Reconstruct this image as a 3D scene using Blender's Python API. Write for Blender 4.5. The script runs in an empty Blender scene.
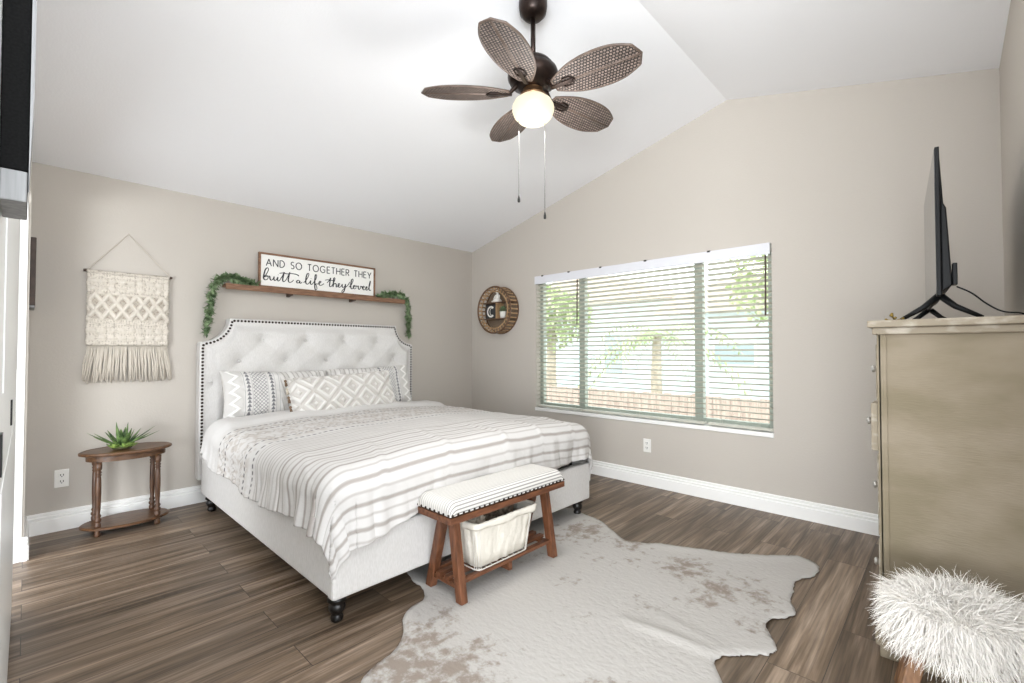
import bpy, bmesh, math, random
import numpy as np
from mathutils import Vector, Matrix
random.seed(7); np.random.seed(7)
S = bpy.context.scene
COL = S.collection
PI = math.pi

# ------------------------------------------------------------------ camera
cam = bpy.data.objects.new('camera', bpy.data.cameras.new('camera'))
COL.objects.link(cam); S.camera = cam
cam.data.sensor_width = 36.0
cam.data.lens = 461.3 / 1024 * 36.0
cam.data.clip_start = 0.05; cam.data.clip_end = 200
cam.location = (0, 0, 1.2)
cam.rotation_euler = (math.radians(90 + 1.2), 0, math.radians(-46.43))

# ------------------------------------------------------------------ light
W = bpy.data.worlds.new('world'); S.world = W; W.use_nodes = True
wn = W.node_tree.nodes; wl = W.node_tree.links
wn.clear()
wo = wn.new('ShaderNodeOutputWorld'); wb = wn.new('ShaderNodeBackground')
wb.inputs[0].default_value = (0.90, 0.95, 1.0, 1); wb.inputs[1].default_value = 3.2
wl.new(wb.outputs[0], wo.inputs[0])

def area(name, loc, rot, sx, sy, power, col=(1, 1, 1)):
    l = bpy.data.lights.new(name, 'AREA'); l.shape = 'RECTANGLE'
    l.size = sx; l.size_y = sy; l.energy = power; l.color = col
    o = bpy.data.objects.new(name, l); COL.objects.link(o)
    o.location = loc; o.rotation_euler = rot
    return o
# added fill lamps out of view: one bounced off the ceiling, the others broad
def aim(p, q): return (Vector(q) - Vector(p)).to_track_quat('-Z', 'Y').to_euler()
cool = (0.93, 0.97, 1.0)
area('ceiling_fill', (-0.5, -0.6, 1.6), (math.pi, 0, 0), 1.2, 1.2, 92, cool)
area('back_fill', (-0.3, -4.2, 2.0), aim((-0.3, -4.2, 2.0), (1.2, 3.0, 1.5)), 3.0, 2.4, 68, cool)  # added soft fill from behind the camera
area('side_fill', (-3.0, -1.0, 0.7), aim((-3.0, -1.0, 0.7), (2.5, 1.2, 2.9)), 2.4, 1.0, 175, cool)  # added fill tilted up towards the far ceiling
area('left_fill', (-1.5, 3.45, 1.1), aim((-1.5, 3.45, 1.1), (1.0, 3.3, 0.9)), 0.9, 1.8, 9, cool)  # added fill lifting the dim left side, no real window

S.view_settings.view_transform = 'Standard'
S.view_settings.look = 'None'
S.view_settings.gamma = 1.0
S.view_settings.use_curve_mapping = False
S.view_settings.exposure = 0.42

# ------------------------------------------------------------------ helpers
def lin(c):
    if isinstance(c, str):
        c = [int(c[i:i + 2], 16) for i in (0, 2, 4)]
    return tuple(((v / 255) / 12.92 if v / 255 <= 0.04045 else ((v / 255 + 0.055) / 1.055) ** 2.4) for v in c) + (1,)

def newmat(name):
    m = bpy.data.materials.new(name); m.use_nodes = True
    nt = m.node_tree
    return m, nt, nt.nodes['Principled BSDF']

def mat(name, col, rough=0.6, metal=0.0, col2=None, scale=8, stretch=(1, 1, 1), bump=0.0, bscale=60,
        bstretch=None, emit=None, estr=0, detail=3, contrast=(0.35, 0.65), attr=None, spec=0.5):
    m, nt, b = newmat(name)
    N, L = nt.nodes, nt.links
    b.inputs['Roughness'].default_value = rough; b.inputs['Metallic'].default_value = metal
    b.inputs['Specular IOR Level'].default_value = spec
    b.inputs['Base Color'].default_value = lin(col)
    tc = N.new('ShaderNodeTexCoord')
    base = None
    if attr:
        a = N.new('ShaderNodeAttribute'); a.attribute_name = attr; base = a.outputs['Color']
        L.new(base, b.inputs['Base Color'])
    if col2 is not None:
        mp = N.new('ShaderNodeMapping'); mp.inputs['Scale'].default_value = stretch
        L.new(tc.outputs['Object'], mp.inputs[0])
        n = N.new('ShaderNodeTexNoise'); n.inputs['Scale'].default_value = scale; n.inputs['Detail'].default_value = detail
        L.new(mp.outputs[0], n.inputs['Vector'])
        r = N.new('ShaderNodeValToRGB')
        r.color_ramp.elements[0].position = contrast[0]; r.color_ramp.elements[1].position = contrast[1]
        r.color_ramp.elements[0].color = lin(col); r.color_ramp.elements[1].color = lin(col2)
        L.new(n.outputs['Fac'], r.inputs[0]); L.new(r.outputs[0], b.inputs['Base Color'])
    if bump:
        mp2 = N.new('ShaderNodeMapping'); mp2.inputs['Scale'].default_value = bstretch or (1, 1, 1)
        L.new(tc.outputs['Object'], mp2.inputs[0])
        n2 = N.new('ShaderNodeTexNoise'); n2.inputs['Scale'].default_value = bscale; n2.inputs['Detail'].default_value = 4
        L.new(mp2.outputs[0], n2.inputs['Vector'])
        bp = N.new('ShaderNodeBump'); bp.inputs['Strength'].default_value = bump; bp.inputs['Distance'].default_value = 0.01
        L.new(n2.outputs['Fac'], bp.inputs['Height']); L.new(bp.outputs[0], b.inputs['Normal'])
    if emit is not None:
        b.inputs['Emission Color'].default_value = lin(emit); b.inputs['Emission Strength'].default_value = estr
    return m

def link(name, me, parent=None, m=None, loc=None, smooth=True, org=(0, 0, 0)):
    """link mesh; vertices are in world coordinates, moved to be relative to org"""
    if org != (0, 0, 0):
        me.transform(Matrix.Translation(-Vector(org)))
    o = bpy.data.objects.new(name, me); COL.objects.link(o)
    if m: me.materials.append(m)
    if parent is not None: o.parent = parent
    else: o.location = org
    if loc is not None: o.location = loc
    if smooth:
        me.polygons.foreach_set('use_smooth', [True] * len(me.polygons))
    return o

def rootloc(o):
    while o.parent: o = o.parent
    return tuple(o.location)

def obj(name, bm, m, parent=None, smooth=False, org=None, local=False, bevel=0, auto=None):
    """bmesh -> one mesh object. World coordinates unless local."""
    bmesh.ops.recalc_face_normals(bm, faces=bm.faces)
    me = bpy.data.meshes.new(name); bm.to_mesh(me); bm.free()
    if local: og = (0, 0, 0)
    elif parent is not None: og = rootloc(parent)
    else: og = org or (0, 0, 0)
    o = link(name, me, parent, m, smooth=smooth, org=og)
    if bevel:
        md = o.modifiers.new('bevel', 'BEVEL'); md.width = bevel; md.segments = 2; md.limit_method = 'ANGLE'
        md.angle_limit = math.radians(40)
    return o

def thing(name, label, cat, loc=(0, 0, 0), group=None, rot=None):
    o = bpy.data.objects.new(name, None); COL.objects.link(o); o.location = loc
    o.empty_display_size = 0.05
    if rot: o.rotation_euler = rot
    return tag(o, label, cat, group)

def tag(o, label, cat, group=None, kind=None):
    o['label'] = label; o['category'] = cat
    if group: o['group'] = group
    if kind: o['kind'] = kind
    return o

def struct(name, bm, m, parent=None, **k):
    o = obj(name, bm, m, parent, **k)
    if parent is None: o['kind'] = 'structure'
    return o

def B(): return bmesh.new()

def box(bm, x0, x1, y0, y1, z0, z1, M=None):
    v = [bm.verts.new(Vector((x, y, z))) for z in (z0, z1) for y in (y0, y1) for x in (x0, x1)]
    if M: 
        for q in v: q.co = M @ q.co
    for f in ((0, 2, 3, 1), (4, 5, 7, 6), (0, 1, 5, 4), (2, 6, 7, 3), (0, 4, 6, 2), (1, 3, 7, 5)):
        bm.faces.new([v[i] for i in f])
    return v

def prism(bm, pts, axis, a, c):
    """extrude a 2-D outline along axis from a to c"""
    def P(p, h):
        return {'x': (h, p[0], p[1]), 'y': (p[0], h, p[1]), 'z': (p[0], p[1], h)}[axis]
    v0 = [bm.verts.new(P(p, a)) for p in pts]; v1 = [bm.verts.new(P(p, c)) for p in pts]
    bm.faces.new(v0); bm.faces.new(v1[::-1])
    n = len(pts)
    for i in range(n):
        bm.faces.new((v0[i], v1[i], v1[(i + 1) % n], v0[(i + 1) % n]))

def lathe(bm, prof, cx, cy, n=24, M=None):
    """prof: list of (r, z); closed with caps"""
    rings = []
    for r, z in prof:
        ring = []
        for i in range(n):
            a = 2 * PI * i / n
            p = Vector((cx + r * math.cos(a), cy + r * math.sin(a), z))
            ring.append(bm.verts.new(M @ p if M else p))
        rings.append(ring)
    for k in range(len(rings) - 1):
        for i in range(n):
            bm.faces.new((rings[k][i], rings[k][(i + 1) % n], rings[k + 1][(i + 1) % n], rings[k + 1][i]))
    bm.faces.new(rings[0][::-1]); bm.faces.new(rings[-1])

def tube(bm, pts, r, n=8, caps=True):
    pts = [Vector(p) for p in pts]
    rs = r if isinstance(r, (list, tuple)) else [r] * len(pts)
    rings = []; up = None
    for i, p in enumerate(pts):
        t = (pts[min(i + 1, len(pts) - 1)] - pts[max(i - 1, 0)])
        if t.length < 1e-9: t = Vector((0, 0, 1))
        t.normalize()
        if up is None:
            up = Vector((0, 0, 1)) if abs(t.z) < 0.9 else Vector((1, 0, 0))
        a = t.cross(up)
        if a.length < 1e-6: a = t.orthogonal()
        a.normalize(); b = a.cross(t).normalized(); up = b
        rings.append([bm.verts.new(p + rs[i] * (a * math.cos(2 * PI * j / n) + b * math.sin(2 * PI * j / n))) for j in range(n)])
    for k in range(len(rings) - 1):
        for j in range(n):
            bm.faces.new((rings[k][j], rings[k][(j + 1) % n], rings[k + 1][(j + 1) % n], rings[k + 1][j]))
    if caps:
        bm.faces.new(rings[0][::-1]); bm.faces.new(rings[-1])

def bar(bm, p0, p1, w, d, up=(0, 1, 0), bottom_flat=False):
    """rectangular bar p0->p1; w across 'side', d along up; ends cut level if bottom_flat"""
    p0, p1 = Vector(p0), Vector(p1); t = (p1 - p0).normalized()
    u = Vector(up); u = (u - t * u.dot(t)).normalized(); s = t.cross(u)
    vs = []
    for p in (p0, p1):
        for a, b in ((-1, -1), (1, -1), (1, 1), (-1, 1)):
            q = p + s * a * w / 2 + u * b * d / 2
            if bottom_flat and abs(t.z) > 0.2:
                q = q + t * ((p.z - q.z) / t.z)
            vs.append(bm.verts.new(q))
    for f in ((3, 2, 1, 0), (4, 5, 6, 7), (0, 1, 5, 4), (1, 2, 6, 5), (2, 3, 7, 6), (3, 0, 4, 7)):
        bm.faces.new([vs[i] for i in f])

def spline(pts, k=8, closed=False):
    pts = [np.array(p, float) for p in pts]; n = len(pts); out = []
    rng = range(n) if closed else range(n - 1)
    for i in rng:
        if closed:
            a, b, c, d = pts[(i - 1) % n], pts[i], pts[(i + 1) % n], pts[(i + 2) % n]
        else:
            a, b, c, d = pts[max(i - 1, 0)], pts[i], pts[i + 1], pts[min(i + 2, n - 1)]
        for j in range(k):
            t = j / k
            out.append(0.5 * ((2 * b) + (c - a) * t + (2 * a - 5 * b + 4 * c - d) * t * t + (3 * b - a - 3 * c + d) * t ** 3))
    if not closed: out.append(pts[-1])
    return [tuple(p) for p in out]

def gridmesh(name, P, colr=None, wrap=False):
    """P: (nu, nv, 3) array -> mesh, optional colour attribute 'col' (nu, nv, 3, linear)"""
    nu, nv = P.shape[:2]
    idx = np.arange(nu * nv).reshape(nu, nv)
    a, b, c, d = idx[:-1, :-1], idx[1:, :-1], idx[1:, 1:], idx[:-1, 1:]
    F = np.stack([a, b, c, d], -1).reshape(-1, 4)
    if wrap:
        F2 = np.stack([idx[:-1, -1], idx[1:, -1], idx[1:, 0], idx[:-1, 0]], -1).reshape(-1, 4)
        F = np.concatenate([F, F2])
    me = bpy.data.meshes.new(name)
    me.from_pydata(P.reshape(-1, 3).tolist(), [], F.tolist())
    if colr is not None:
        at = me.color_attributes.new('col', 'FLOAT_COLOR', 'POINT')
        C4 = np.ones((nu * nv, 4), np.float32); C4[:, :3] = colr.reshape(-1, 3)
        at.data.foreach_set('color', C4.ravel())
    me.update()
    return me

def sm(a, b, x):
    t = np.clip((x - a) / (b - a), 0, 1); return t * t * (3 - 2 * t)

_R = np.random.RandomState(3).rand(256, 256)
def vn(x, y):
    """smooth value noise in 0..1"""
    x = np.asarray(x, float); y = np.asarray(y, float)
    xi = np.floor(x).astype(int); yi = np.floor(y).astype(int)
    fx = x - xi; fy = y - yi; fx = fx * fx * (3 - 2 * fx); fy = fy * fy * (3 - 2 * fy)
    g = lambda i, j: _R[i % 256, j % 256]
    return (g(xi, yi) * (1 - fx) + g(xi + 1, yi) * fx) * (1 - fy) + (g(xi, yi + 1) * (1 - fx) + g(xi + 1, yi + 1) * fx) * fy

def L3(c): return np.array(lin(c)[:3])

def mixc(A, b, t):
    t = np.asarray(t)[..., None]
    return A * (1 - t) + b * t

# ------------------------------------------------------------------ materials
m_wall = mat('wall_paint', 'c5beb5', 0.9, bump=0.12, bscale=90, spec=0.2)
m_ceil = mat('ceiling_paint', 'f7f7f9', 0.95, bump=0.1, bscale=90, spec=0.2)
m_trim = mat('white_trim', 'f7f6f3', 0.45)
m_door = mat('white_door', 'eef0ef', 0.25)
m_vinyl = mat('grey_vinyl', '9aa196', 0.4)
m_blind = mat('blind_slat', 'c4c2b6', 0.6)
m_valance = mat('valance_white', 'dedee3', 0.5)
m_blackmetal = mat('black_metal', '1a1817', 0.35, 0.6)
m_blackplastic = mat('black_plastic', '0e0f10', 0.5, spec=0.25)
m_fabric = mat('bed_linen_upholstery', 'dddad7', 0.9, col2='d4d1cd', scale=180, stretch=(1, 1, 0.25), bump=0.25, bscale=350, spec=0.15)
m_nail = mat('antique_nailhead', '3a3029', 0.35, 0.8)
m_duvet = mat('duvet_cotton', 'ffffff', 0.9, attr='col', bump=0.25, bscale=40, spec=0.1)
m_pillow = mat('pillow_cotton', 'ffffff', 0.95, attr='col', bump=0.3, bscale=160, spec=0.1)
m_mattress = mat('mattress_grey', '55534f', 0.9)
m_blackwood = mat('black_turned_wood', '14110f', 0.35)
m_walnut = mat('walnut_stain', '4d3524', 0.35, col2='6e4e34', scale=9, stretch=(1.2, 8, 8), bump=0.1, bscale=40)
m_walnut_v = mat('walnut_stain_upright', '452e20', 0.35, col2='63452f', scale=9, stretch=(8, 8, 1.2), bump=0.1, bscale=40)
m_shelfwood = mat('shelf_oak', '6d4c36', 0.6, col2='8e6a50', scale=9, stretch=(1.2, 9, 9), bump=0.15, bscale=40)
m_bench = mat('bench_wood', '56331f', 0.5, col2='7b4e34', scale=8, stretch=(6, 6, 1.2), bump=0.12, bscale=40)
m_bench_h = mat('bench_wood_rails', '56331f', 0.5, col2='7b4e34', scale=8, stretch=(1.2, 7, 7), bump=0.12, bscale=40)
m_macrame = mat('cotton_cord', 'd8cfc2', 0.95, bump=0.6, bscale=260, spec=0.1)
m_macpanel = mat('knotted_cord_panel', 'ffffff', 0.95, attr='col', bump=0.4, bscale=260, spec=0.1)
m_dowel = mat('dark_dowel', '4a3a30', 0.5)
m_leaf = mat('eucalyptus_leaf', '546f48', 0.6, col2='9db188', scale=30)
m_leafd = mat('succulent_leaf', '2f4a28', 0.5, col2='769152', scale=25)
m_leafl = mat('rosette_leaf', '4d7030', 0.5, col2='93ab58', scale=30)
m_stem = mat('plant_stem', '4c4a2a', 0.7)
m_signwhite = mat('sign_board_white', 'f3f1ec', 0.6)
m_ink = mat('sign_black_paint', '2e2e32', 0.7)
m_plate = mat('outlet_plastic', 'f2f0ea', 0.35)
m_slot = mat('outlet_slot', '3b3a38', 0.5)
m_bronze = mat('oil_bronze', '2a221f', 0.35, 0.75, col2='3a2d27', scale=20)
m_globe = mat('frosted_glass_shade', '8a826c', 0.4, emit='fff2d2', estr=0.68)
m_brass = mat('copper_fitter', '8a6a4c', 0.3, 0.9)
m_chain = mat('pull_chain_metal', '3c3835', 0.6, 0.2)
m_dresser = mat('taupe_chalk_paint', '7f745e', 0.75, col2='918572', scale=3.5, stretch=(1, 1.2, 2.2), bump=0.12, bscale=30, bstretch=(1, 1, 6))
m_dressertop = mat('whitewashed_edge', '958a78', 0.75, col2='bfb6a8', scale=9, stretch=(1, 1.5, 3), contrast=(0.5, 0.75))
m_knob = mat('pewter_knob', 'b9b6b0', 0.35, 0.7)
m_screen = mat('tv_screen', '0b0d10', 0.08)
m_gold = mat('gold_metal', '9c8444', 0.35, 0.9)
m_fur = mat('white_faux_fur', 'f3efe9', 0.8, spec=0.2)
m_stoolwood = mat('stool_wood', '6b4b33', 0.5, col2='8d6848', scale=9, stretch=(7, 7, 1.4))
m_silver = mat('brushed_silver', '7c7c7c', 0.5, 0.4, col2='939393', scale=14, stretch=(6, 6, 0.3))
m_blackpanel = mat('black_textured_panel', '0b0b0b', 0.8, col2='151515', scale=300, spec=0.1)
m_darkframe = mat('dark_wood_frame', '3c2c24', 0.5, col2='4d3a2f', scale=20)
m_rattan = mat('rattan_brown', '5b4231', 0.6, col2='7e6046', scale=60, bump=0.3, bscale=120)
m_wovenback = mat('woven_back_panel', '8d7b69', 0.7, col2='75634f', scale=90, stretch=(1, 1, 6), bump=0.3, bscale=120)
m_rattanl = mat('rattan_light', 'bd9b74', 0.6, col2='a07f5c', scale=60, bump=0.3, bscale=120)
m_white = mat('white_ceramic', 'eeebe4', 0.35)
m_liner = mat('canvas_liner', 'e8e2d6', 0.95, bump=0.4, bscale=40, spec=0.1)
m_wire = mat('white_wire', 'e4e0d8', 0.4, 0.2)
m_brownknit = mat('brown_grey_knit', '5a4f44', 0.95, col2='8a7d6d', scale=40, bump=0.6, bscale=120, spec=0.1)
m_beigeknit = mat('beige_knit', 'b5a998', 0.95, col2='d6ccbd', scale=40, bump=0.6, bscale=120, spec=0.1)
m_charcoal = mat('charcoal_block', '2b2b2e', 0.6)

def glass_mat():
    m, nt, b = newmat('window_glass'); N, L = nt.nodes, nt.links
    N.remove(b); out = N['Material Output']
    t = N.new('ShaderNodeBsdfTransparent'); t.inputs[0].default_value = (0.97, 0.99, 0.98, 1)
    g = N.new('ShaderNodeBsdfGlossy'); g.inputs['Roughness'].default_value = 0.02
    mx = N.new('ShaderNodeMixShader'); mx.inputs[0].default_value = 0.06
    L.new(t.outputs[0], mx.inputs[1]); L.new(g.outputs[0], mx.inputs[2]); L.new(mx.outputs[0], out.inputs[0])
    return m
m_glass = glass_mat()

def floor_mat():
    m, nt, b = newmat('vinyl_plank_floor'); N, L = nt.nodes, nt.links
    tc = N.new('ShaderNodeTexCoord')
    br = N.new('ShaderNodeTexBrick')
    br.inputs['Scale'].default_value = 1.0; br.inputs['Brick Width'].default_value = 1.22
    br.inputs['Row Height'].default_value = 0.178; br.inputs['Mortar Size'].default_value = 0.0014
    br.inputs['Mortar Smooth'].default_value = 0.2; br.inputs['Bias'].default_value = 0.0
    br.offset = 0.37; br.offset_frequency = 2
    br.inputs['Color1'].default_value = (0, 0, 0, 1); br.inputs['Color2'].default_value = (1, 1, 1, 1)
    br.inputs['Mortar'].default_value = (0.3, 0.3, 0.3, 1)
    L.new(tc.outputs['Object'], br.inputs['Vector'])
    # streaky grain, shifted per plank
    sc = N.new('ShaderNodeVectorMath'); sc.operation = 'SCALE'; sc.inputs['Scale'].default_value = 17.0
    L.new(br.outputs['Color'], sc.inputs[0])
    ad = N.new('ShaderNodeVectorMath'); ad.operation = 'ADD'
    L.new(tc.outputs['Object'], ad.inputs[0]); L.new(sc.outputs[0], ad.inputs[1])
    def noise(stretch, scale, det, dist=0.0):
        mp = N.new('ShaderNodeMapping'); mp.inputs['Scale'].default_value = stretch
        L.new(ad.outputs[0], mp.inputs[0])
        n = N.new('ShaderNodeTexNoise'); n.inputs['Scale'].default_value = scale; n.inputs['Detail'].default_value = det
        n.inputs['Distortion'].default_value = dist
        L.new(mp.outputs[0], n.inputs['Vector']); return n
    n1 = noise((0.7, 9.0, 1), 2.0, 5, 0.6); n2 = noise((1.5, 45.0, 1), 2.2, 4)
    r = N.new('ShaderNodeValToRGB'); e = r.color_ramp.elements
    e[0].position = 0.28; e[0].color = lin('544536'); e[1].position = 0.74; e[1].color = lin('ab9886')
    q = r.color_ramp.elements.new(0.5); q.color = lin('7d6b59')
    L.new(n1.outputs['Fac'], r.inputs[0])
    r2 = N.new('ShaderNodeValToRGB'); r2.color_ramp.elements[0].position = 0.3; r2.color_ramp.elements[1].position = 0.7
    r2.color_ramp.elements[0].color = (0.56, 0.55, 0.54, 1); r2.color_ramp.elements[1].color = (1.14, 1.14, 1.14, 1)
    L.new(n2.outputs['Fac'], r2.inputs[0])
    mu = N.new('ShaderNodeMix'); mu.data_type = 'RGBA'; mu.blend_type = 'MULTIPLY'; mu.inputs[0].default_value = 1
    L.new(r.outputs[0], mu.inputs[6]); L.new(r2.outputs[0], mu.inputs[7])
    # plank to plank tone
    r3 = N.new('ShaderNodeValToRGB'); r3.color_ramp.elements[0].color = (0.72, 0.71, 0.70, 1); r3.color_ramp.elements[1].color = (1.2, 1.19, 1.18, 1)
    L.new(br.outputs['Color'], r3.inputs[0])
    mu2 = N.new('ShaderNodeMix'); mu2.data_type = 'RGBA'; mu2.blend_type = 'MULTIPLY'; mu2.inputs[0].default_value = 1
    L.new(mu.outputs[2], mu2.inputs[6]); L.new(r3.outputs[0], mu2.inputs[7])
    mo = N.new('ShaderNodeMix'); mo.data_type = 'RGBA'
    L.new(br.outputs['Fac'], mo.inputs[0]); L.new(mu2.outputs[2], mo.inputs[6]); mo.inputs[7].default_value = lin('3a312b')
    L.new(mo.outputs[2], b.inputs['Base Color'])
    b.inputs['Roughness'].default_value = 0.42; b.inputs['Specular IOR Level'].default_value = 0.4
    bp = N.new('ShaderNodeBump'); bp.inputs['Strength'].default_value = 0.15; bp.inputs['Distance'].default_value = 0.004
    L.new(n2.outputs['Fac'], bp.inputs['Height']); L.new(bp.outputs[0], b.inputs['Normal'])
    return m
m_floor = floor_mat()

# ------------------------------------------------------------------ the room
X0, Y0, YR = 3.847, 4.349, -0.226          # window wall, headboard wall, dresser wall
EV, RY, RH = 2.442, 1.275, 3.218           # eave, ridge
XW = -0.9
def ceil_z(y): return EV + (Y0 - y) * 0.2525 if y > RY else RH - (RY - y) * 0.2548
WY0, WY1, WZ0, WZ1 = 0.968, 3.297, 0.576, 2.011
T = 0.14

bm = B(); box(bm, -1.6, X0 + T, -1.2, Y0 + T, -0.1, 0); struct('floor', bm, m_floor)
bm = B(); box(bm, XW, X0 + T, Y0, Y0 + T, 0, EV + 0.05); struct('wall_left', bm, m_wall)
bm = B()
prism(bm, [(YR - T, 0), (WY0, 0), (WY0, ceil_z(WY0) + 0.02), (YR - T, ceil_z(YR - T) + 0.02)], 'x', X0, X0 + T)
prism(bm, [(WY1, 0), (Y0 + T, 0), (Y0 + T, EV), (Y0, EV + 0.02), (WY1, ceil_z(WY1) + 0.02)], 'x', X0, X0 + T)
prism(bm, [(WY0, 0), (WY1, 0), (WY1, WZ0), (WY0, WZ0)], 'x', X0, X0 + T)
prism(bm, [(WY0, WZ1), (WY1, WZ1), (WY1, ceil_z(WY1) + 0.02), (RY, RH + 0.02), (WY0, ceil_z(WY0) + 0.02)], 'x', X0, X0 + T)
struct('wall_back', bm, m_wall)
bm = B(); box(bm, 1.0, X0 + T, YR - T, YR, 0, ceil_z(YR) + 0.03); struct('wall_right', bm, m_wall)
bm = B()
prism(bm, [(Y0 + T, EV - 0.035), (RY, RH), (RY, RH + 0.1), (Y0 + T, EV + 0.1)], 'x', XW, X0 + T)
prism(bm, [(RY, RH), (YR - T, ceil_z(YR - T)), (YR - T, ceil_z(YR - T) + 0.1), (RY, RH + 0.1)], 'x', XW, X0 + T)
struct('ceiling', bm, m_ceil)
# short return and entry wall by the door at the far left
SY = 3.87
bm = B(); prism(bm, [(SY, 0), (Y0, 0), (Y0, EV - 0.005), (SY, ceil_z(SY) - 0.005)], 'x', XW, 0.004)
struct('wall_front', bm, m_wall)
bm = B(); prism(bm, [(0.7, 0), (3.08, 0), (3.08, ceil_z(3.08) - 0.01), (RY, RH - 0.01), (0.7, ceil_z(0.7) - 0.01)], 'x', -0.19, -0.075)
struct('wall_entry', bm, m_wall)
bm = B(); prism(bm, [(3.08, 2.08), (SY, 2.08), (SY, ceil_z(SY) - 0.005), (3.08, ceil_z(3.08) - 0.005)], 'x', -0.19, -0.075)
struct('added_header', bm, m_wall)  # header over the gap, added to keep outside light off the ceiling

# baseboards: moulded profile run along each wall
def base_prof(d=0.021, h=0.134):
    return [(0, 0), (d, 0), (d, h * 0.62), (d * 0.86, h * 0.65), (d * 0.50, h * 0.665), (d * 0.50, h * 0.715), (d * 0.82, h * 0.73), (d * 0.82, h * 0.80), (d * 0.42, h * 0.83),
            (d * 0.42, h * 0.88), (d * 0.62, h * 0.90), (d * 0.55, h * 0.97), (d * 0.35, h), (0, h)]
bp_ = base_prof()
bm = B(); prism(bm, [(Y0 - a, b) for a, b in bp_], 'x', 0.004, X0); struct('baseboard_left', bm, m_trim)
bm = B(); prism(bm, [(X0 - a, b) for a, b in bp_], 'y', YR, Y0); struct('baseboard_back', bm, m_trim)
bm = B(); prism(bm, [(YR + a, b) for a, b in bp_], 'x', 1.0, X0); struct('baseboard_right', bm, m_trim)
bm = B(); prism(bm, [(SY - a, b) for a, b in bp_], 'x', -0.006, 0.018); prism(bm, [(0.004 + a, b) for a, b in bp_], 'y', SY - 0.012, Y0)
struct('baseboard_front', bm, m_trim)
# door casing and strike plate on the entry wall
bm = B(); prism(bm, [(-0.085, SY), (-0.085, SY - 0.018), (-0.04, SY - 0.022), (-0.022, SY - 0.015), (-0.006, SY - 0.012), (-0.006, SY)], 'z', 0, 2.06)
tr = struct('trim_1', bm, m_trim)
bm = B(); box(bm, -0.062, -0.055, SY - 0.024, SY - 0.018, 0.95, 1.04); struct('strike_plate', bm, m_blackmetal, tr)
# white sliding closet door along the entry wall, seen almost edge on
bm = B(); box(bm, -0.066, -0.031, 0.72, 3.11, 0.012, 2.2)
dr = struct('door_1', bm, m_door, bevel=0.004)
for z0, z1 in ((0.15, 0.93), (1.12, 2.1)):
    bm = B(); box(bm, -0.0315, -0.029, 1.3, 3.0, z0, z1); struct('door_panel', bm, m_door, dr, bevel=0.001)
for y in (1.2, 2.02):
    bm = B(); box(bm, -0.0315, -0.027, y, y + 0.03, 0.98, 1.055); struct('finger_pull', bm, m_blackmetal, dr)

# ------------------------------------------------------------------ window
FX = X0 + 0.075
bm = B()
w = 0.045
box(bm, FX, FX + 0.05, WY0, WY0 + w, WZ0 + 0.02, WZ1); box(bm, FX, FX + 0.05, WY1 - w, WY1, WZ0 + 0.02, WZ1)
box(bm, FX, FX + 0.05, WY0 + w, WY1 - w, WZ0 + 0.02, WZ0 + 0.02 + w); box(bm, FX, FX + 0.05, WY0 + w, WY1 - w, WZ1 - w, WZ1)
win = struct('window_1', bm, m_vinyl, bevel=0.004)
for yc in (2.735, 1.545):
    bm = B(); box(bm, FX - 0.008, FX + 0.05, yc - 0.035, yc + 0.035, WZ0 + 0.05, WZ1 - 0.03); struct('mullion', bm, m_vinyl, win, bevel=0.004)
for ya, yb in ((WY0 + w, 1.51), (1.58, 2.70), (2.77, WY1 - w)):
    bm = B(); box(bm, FX + 0.022, FX + 0.028, ya, yb, WZ0 + 0.06, WZ1 - w); struct('pane', bm, m_glass, win)
bm = B(); box(bm, X0 - 0.012, FX + 0.05, WY0 - 0.005, WY1 + 0.005, WZ0 - 0.022, WZ0 + 0.012); struct('window_sill', bm, m_trim, win, bevel=0.004)

def blind(ya, yb, label, wand):
    r = thing('window_blind', label, 'blind', (X0 + 0.03, (ya + yb) / 2, WZ0 + 0.02), 'white horizontal slat blinds in the window')
    bx = X0 + 0.03
    bm = B()
    z = WZ1 - 0.095; n = 0
    th = math.radians(-16)
    while z > WZ0 + 0.075:
        c, s = math.cos(th), math.sin(th)
        pts = []
        for t in (-1, -0.5, 0, 0.5, 1):
            crown = 0.0025 * (1 - t * t)
            pts.append((bx + t * 0.024 * c - crown * s, z + t * 0.024 * s + crown * c))
        up = [(x, zz + 0.0014) for x, zz in pts]; dn = [(x, zz - 0.0014) for x, zz in pts]
        prism(bm, [(x, zz) for x, zz in up + dn[::-1]], 'y', ya, yb)
        z -= 0.0442
    # prism for axis y expects (x, z)
    obj('slats', bm, m_blind, r)
    bm = B(); box(bm, bx - 0.024, bx + 0.024, ya, yb, WZ0 + 0.022, WZ0 + 0.040); obj('bottom_rail', bm, m_blind, r, bevel=0.003)
    bm = B(); box(bm, bx - 0.02, bx + 0.025, ya, yb, WZ1 - 0.055, WZ1 - 0.005); obj('headrail', bm, m_blind, r)
    w_ = yb - ya
    for y in (ya + 0.1, yb - 0.1) if w_ < 0.9 else (ya + 0.12, (ya + yb) / 2, yb - 0.12):
        bm = B()
        for dx in (-0.025, 0.025): tube(bm, [(bx + dx, y, WZ0 + 0.03), (bx + dx, y, WZ1 - 0.05)], 0.0012, 5)
        obj('ladder_cord', bm, m_blind, r)
    if wand:
        bm = B(); tube(bm, [(X0 - 0.012, wand, WZ1 - 0.085), (X0 - 0.014, wand + 0.004, 1.47)], 0.0065, 8)
        tube(bm, [(bx - 0.018, wand, WZ1 - 0.06), (X0 - 0.012, wand, WZ1 - 0.09)], 0.0025, 6)
        obj('tilt_wand', bm, m_dowel, r)
blind(2.71, WY1 - 0.006, 'narrow white slat blind at the end of the window nearest the bed', 2.735)
blind(1.478, 2.70, 'wide white slat blind across the middle of the window', None)
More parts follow.
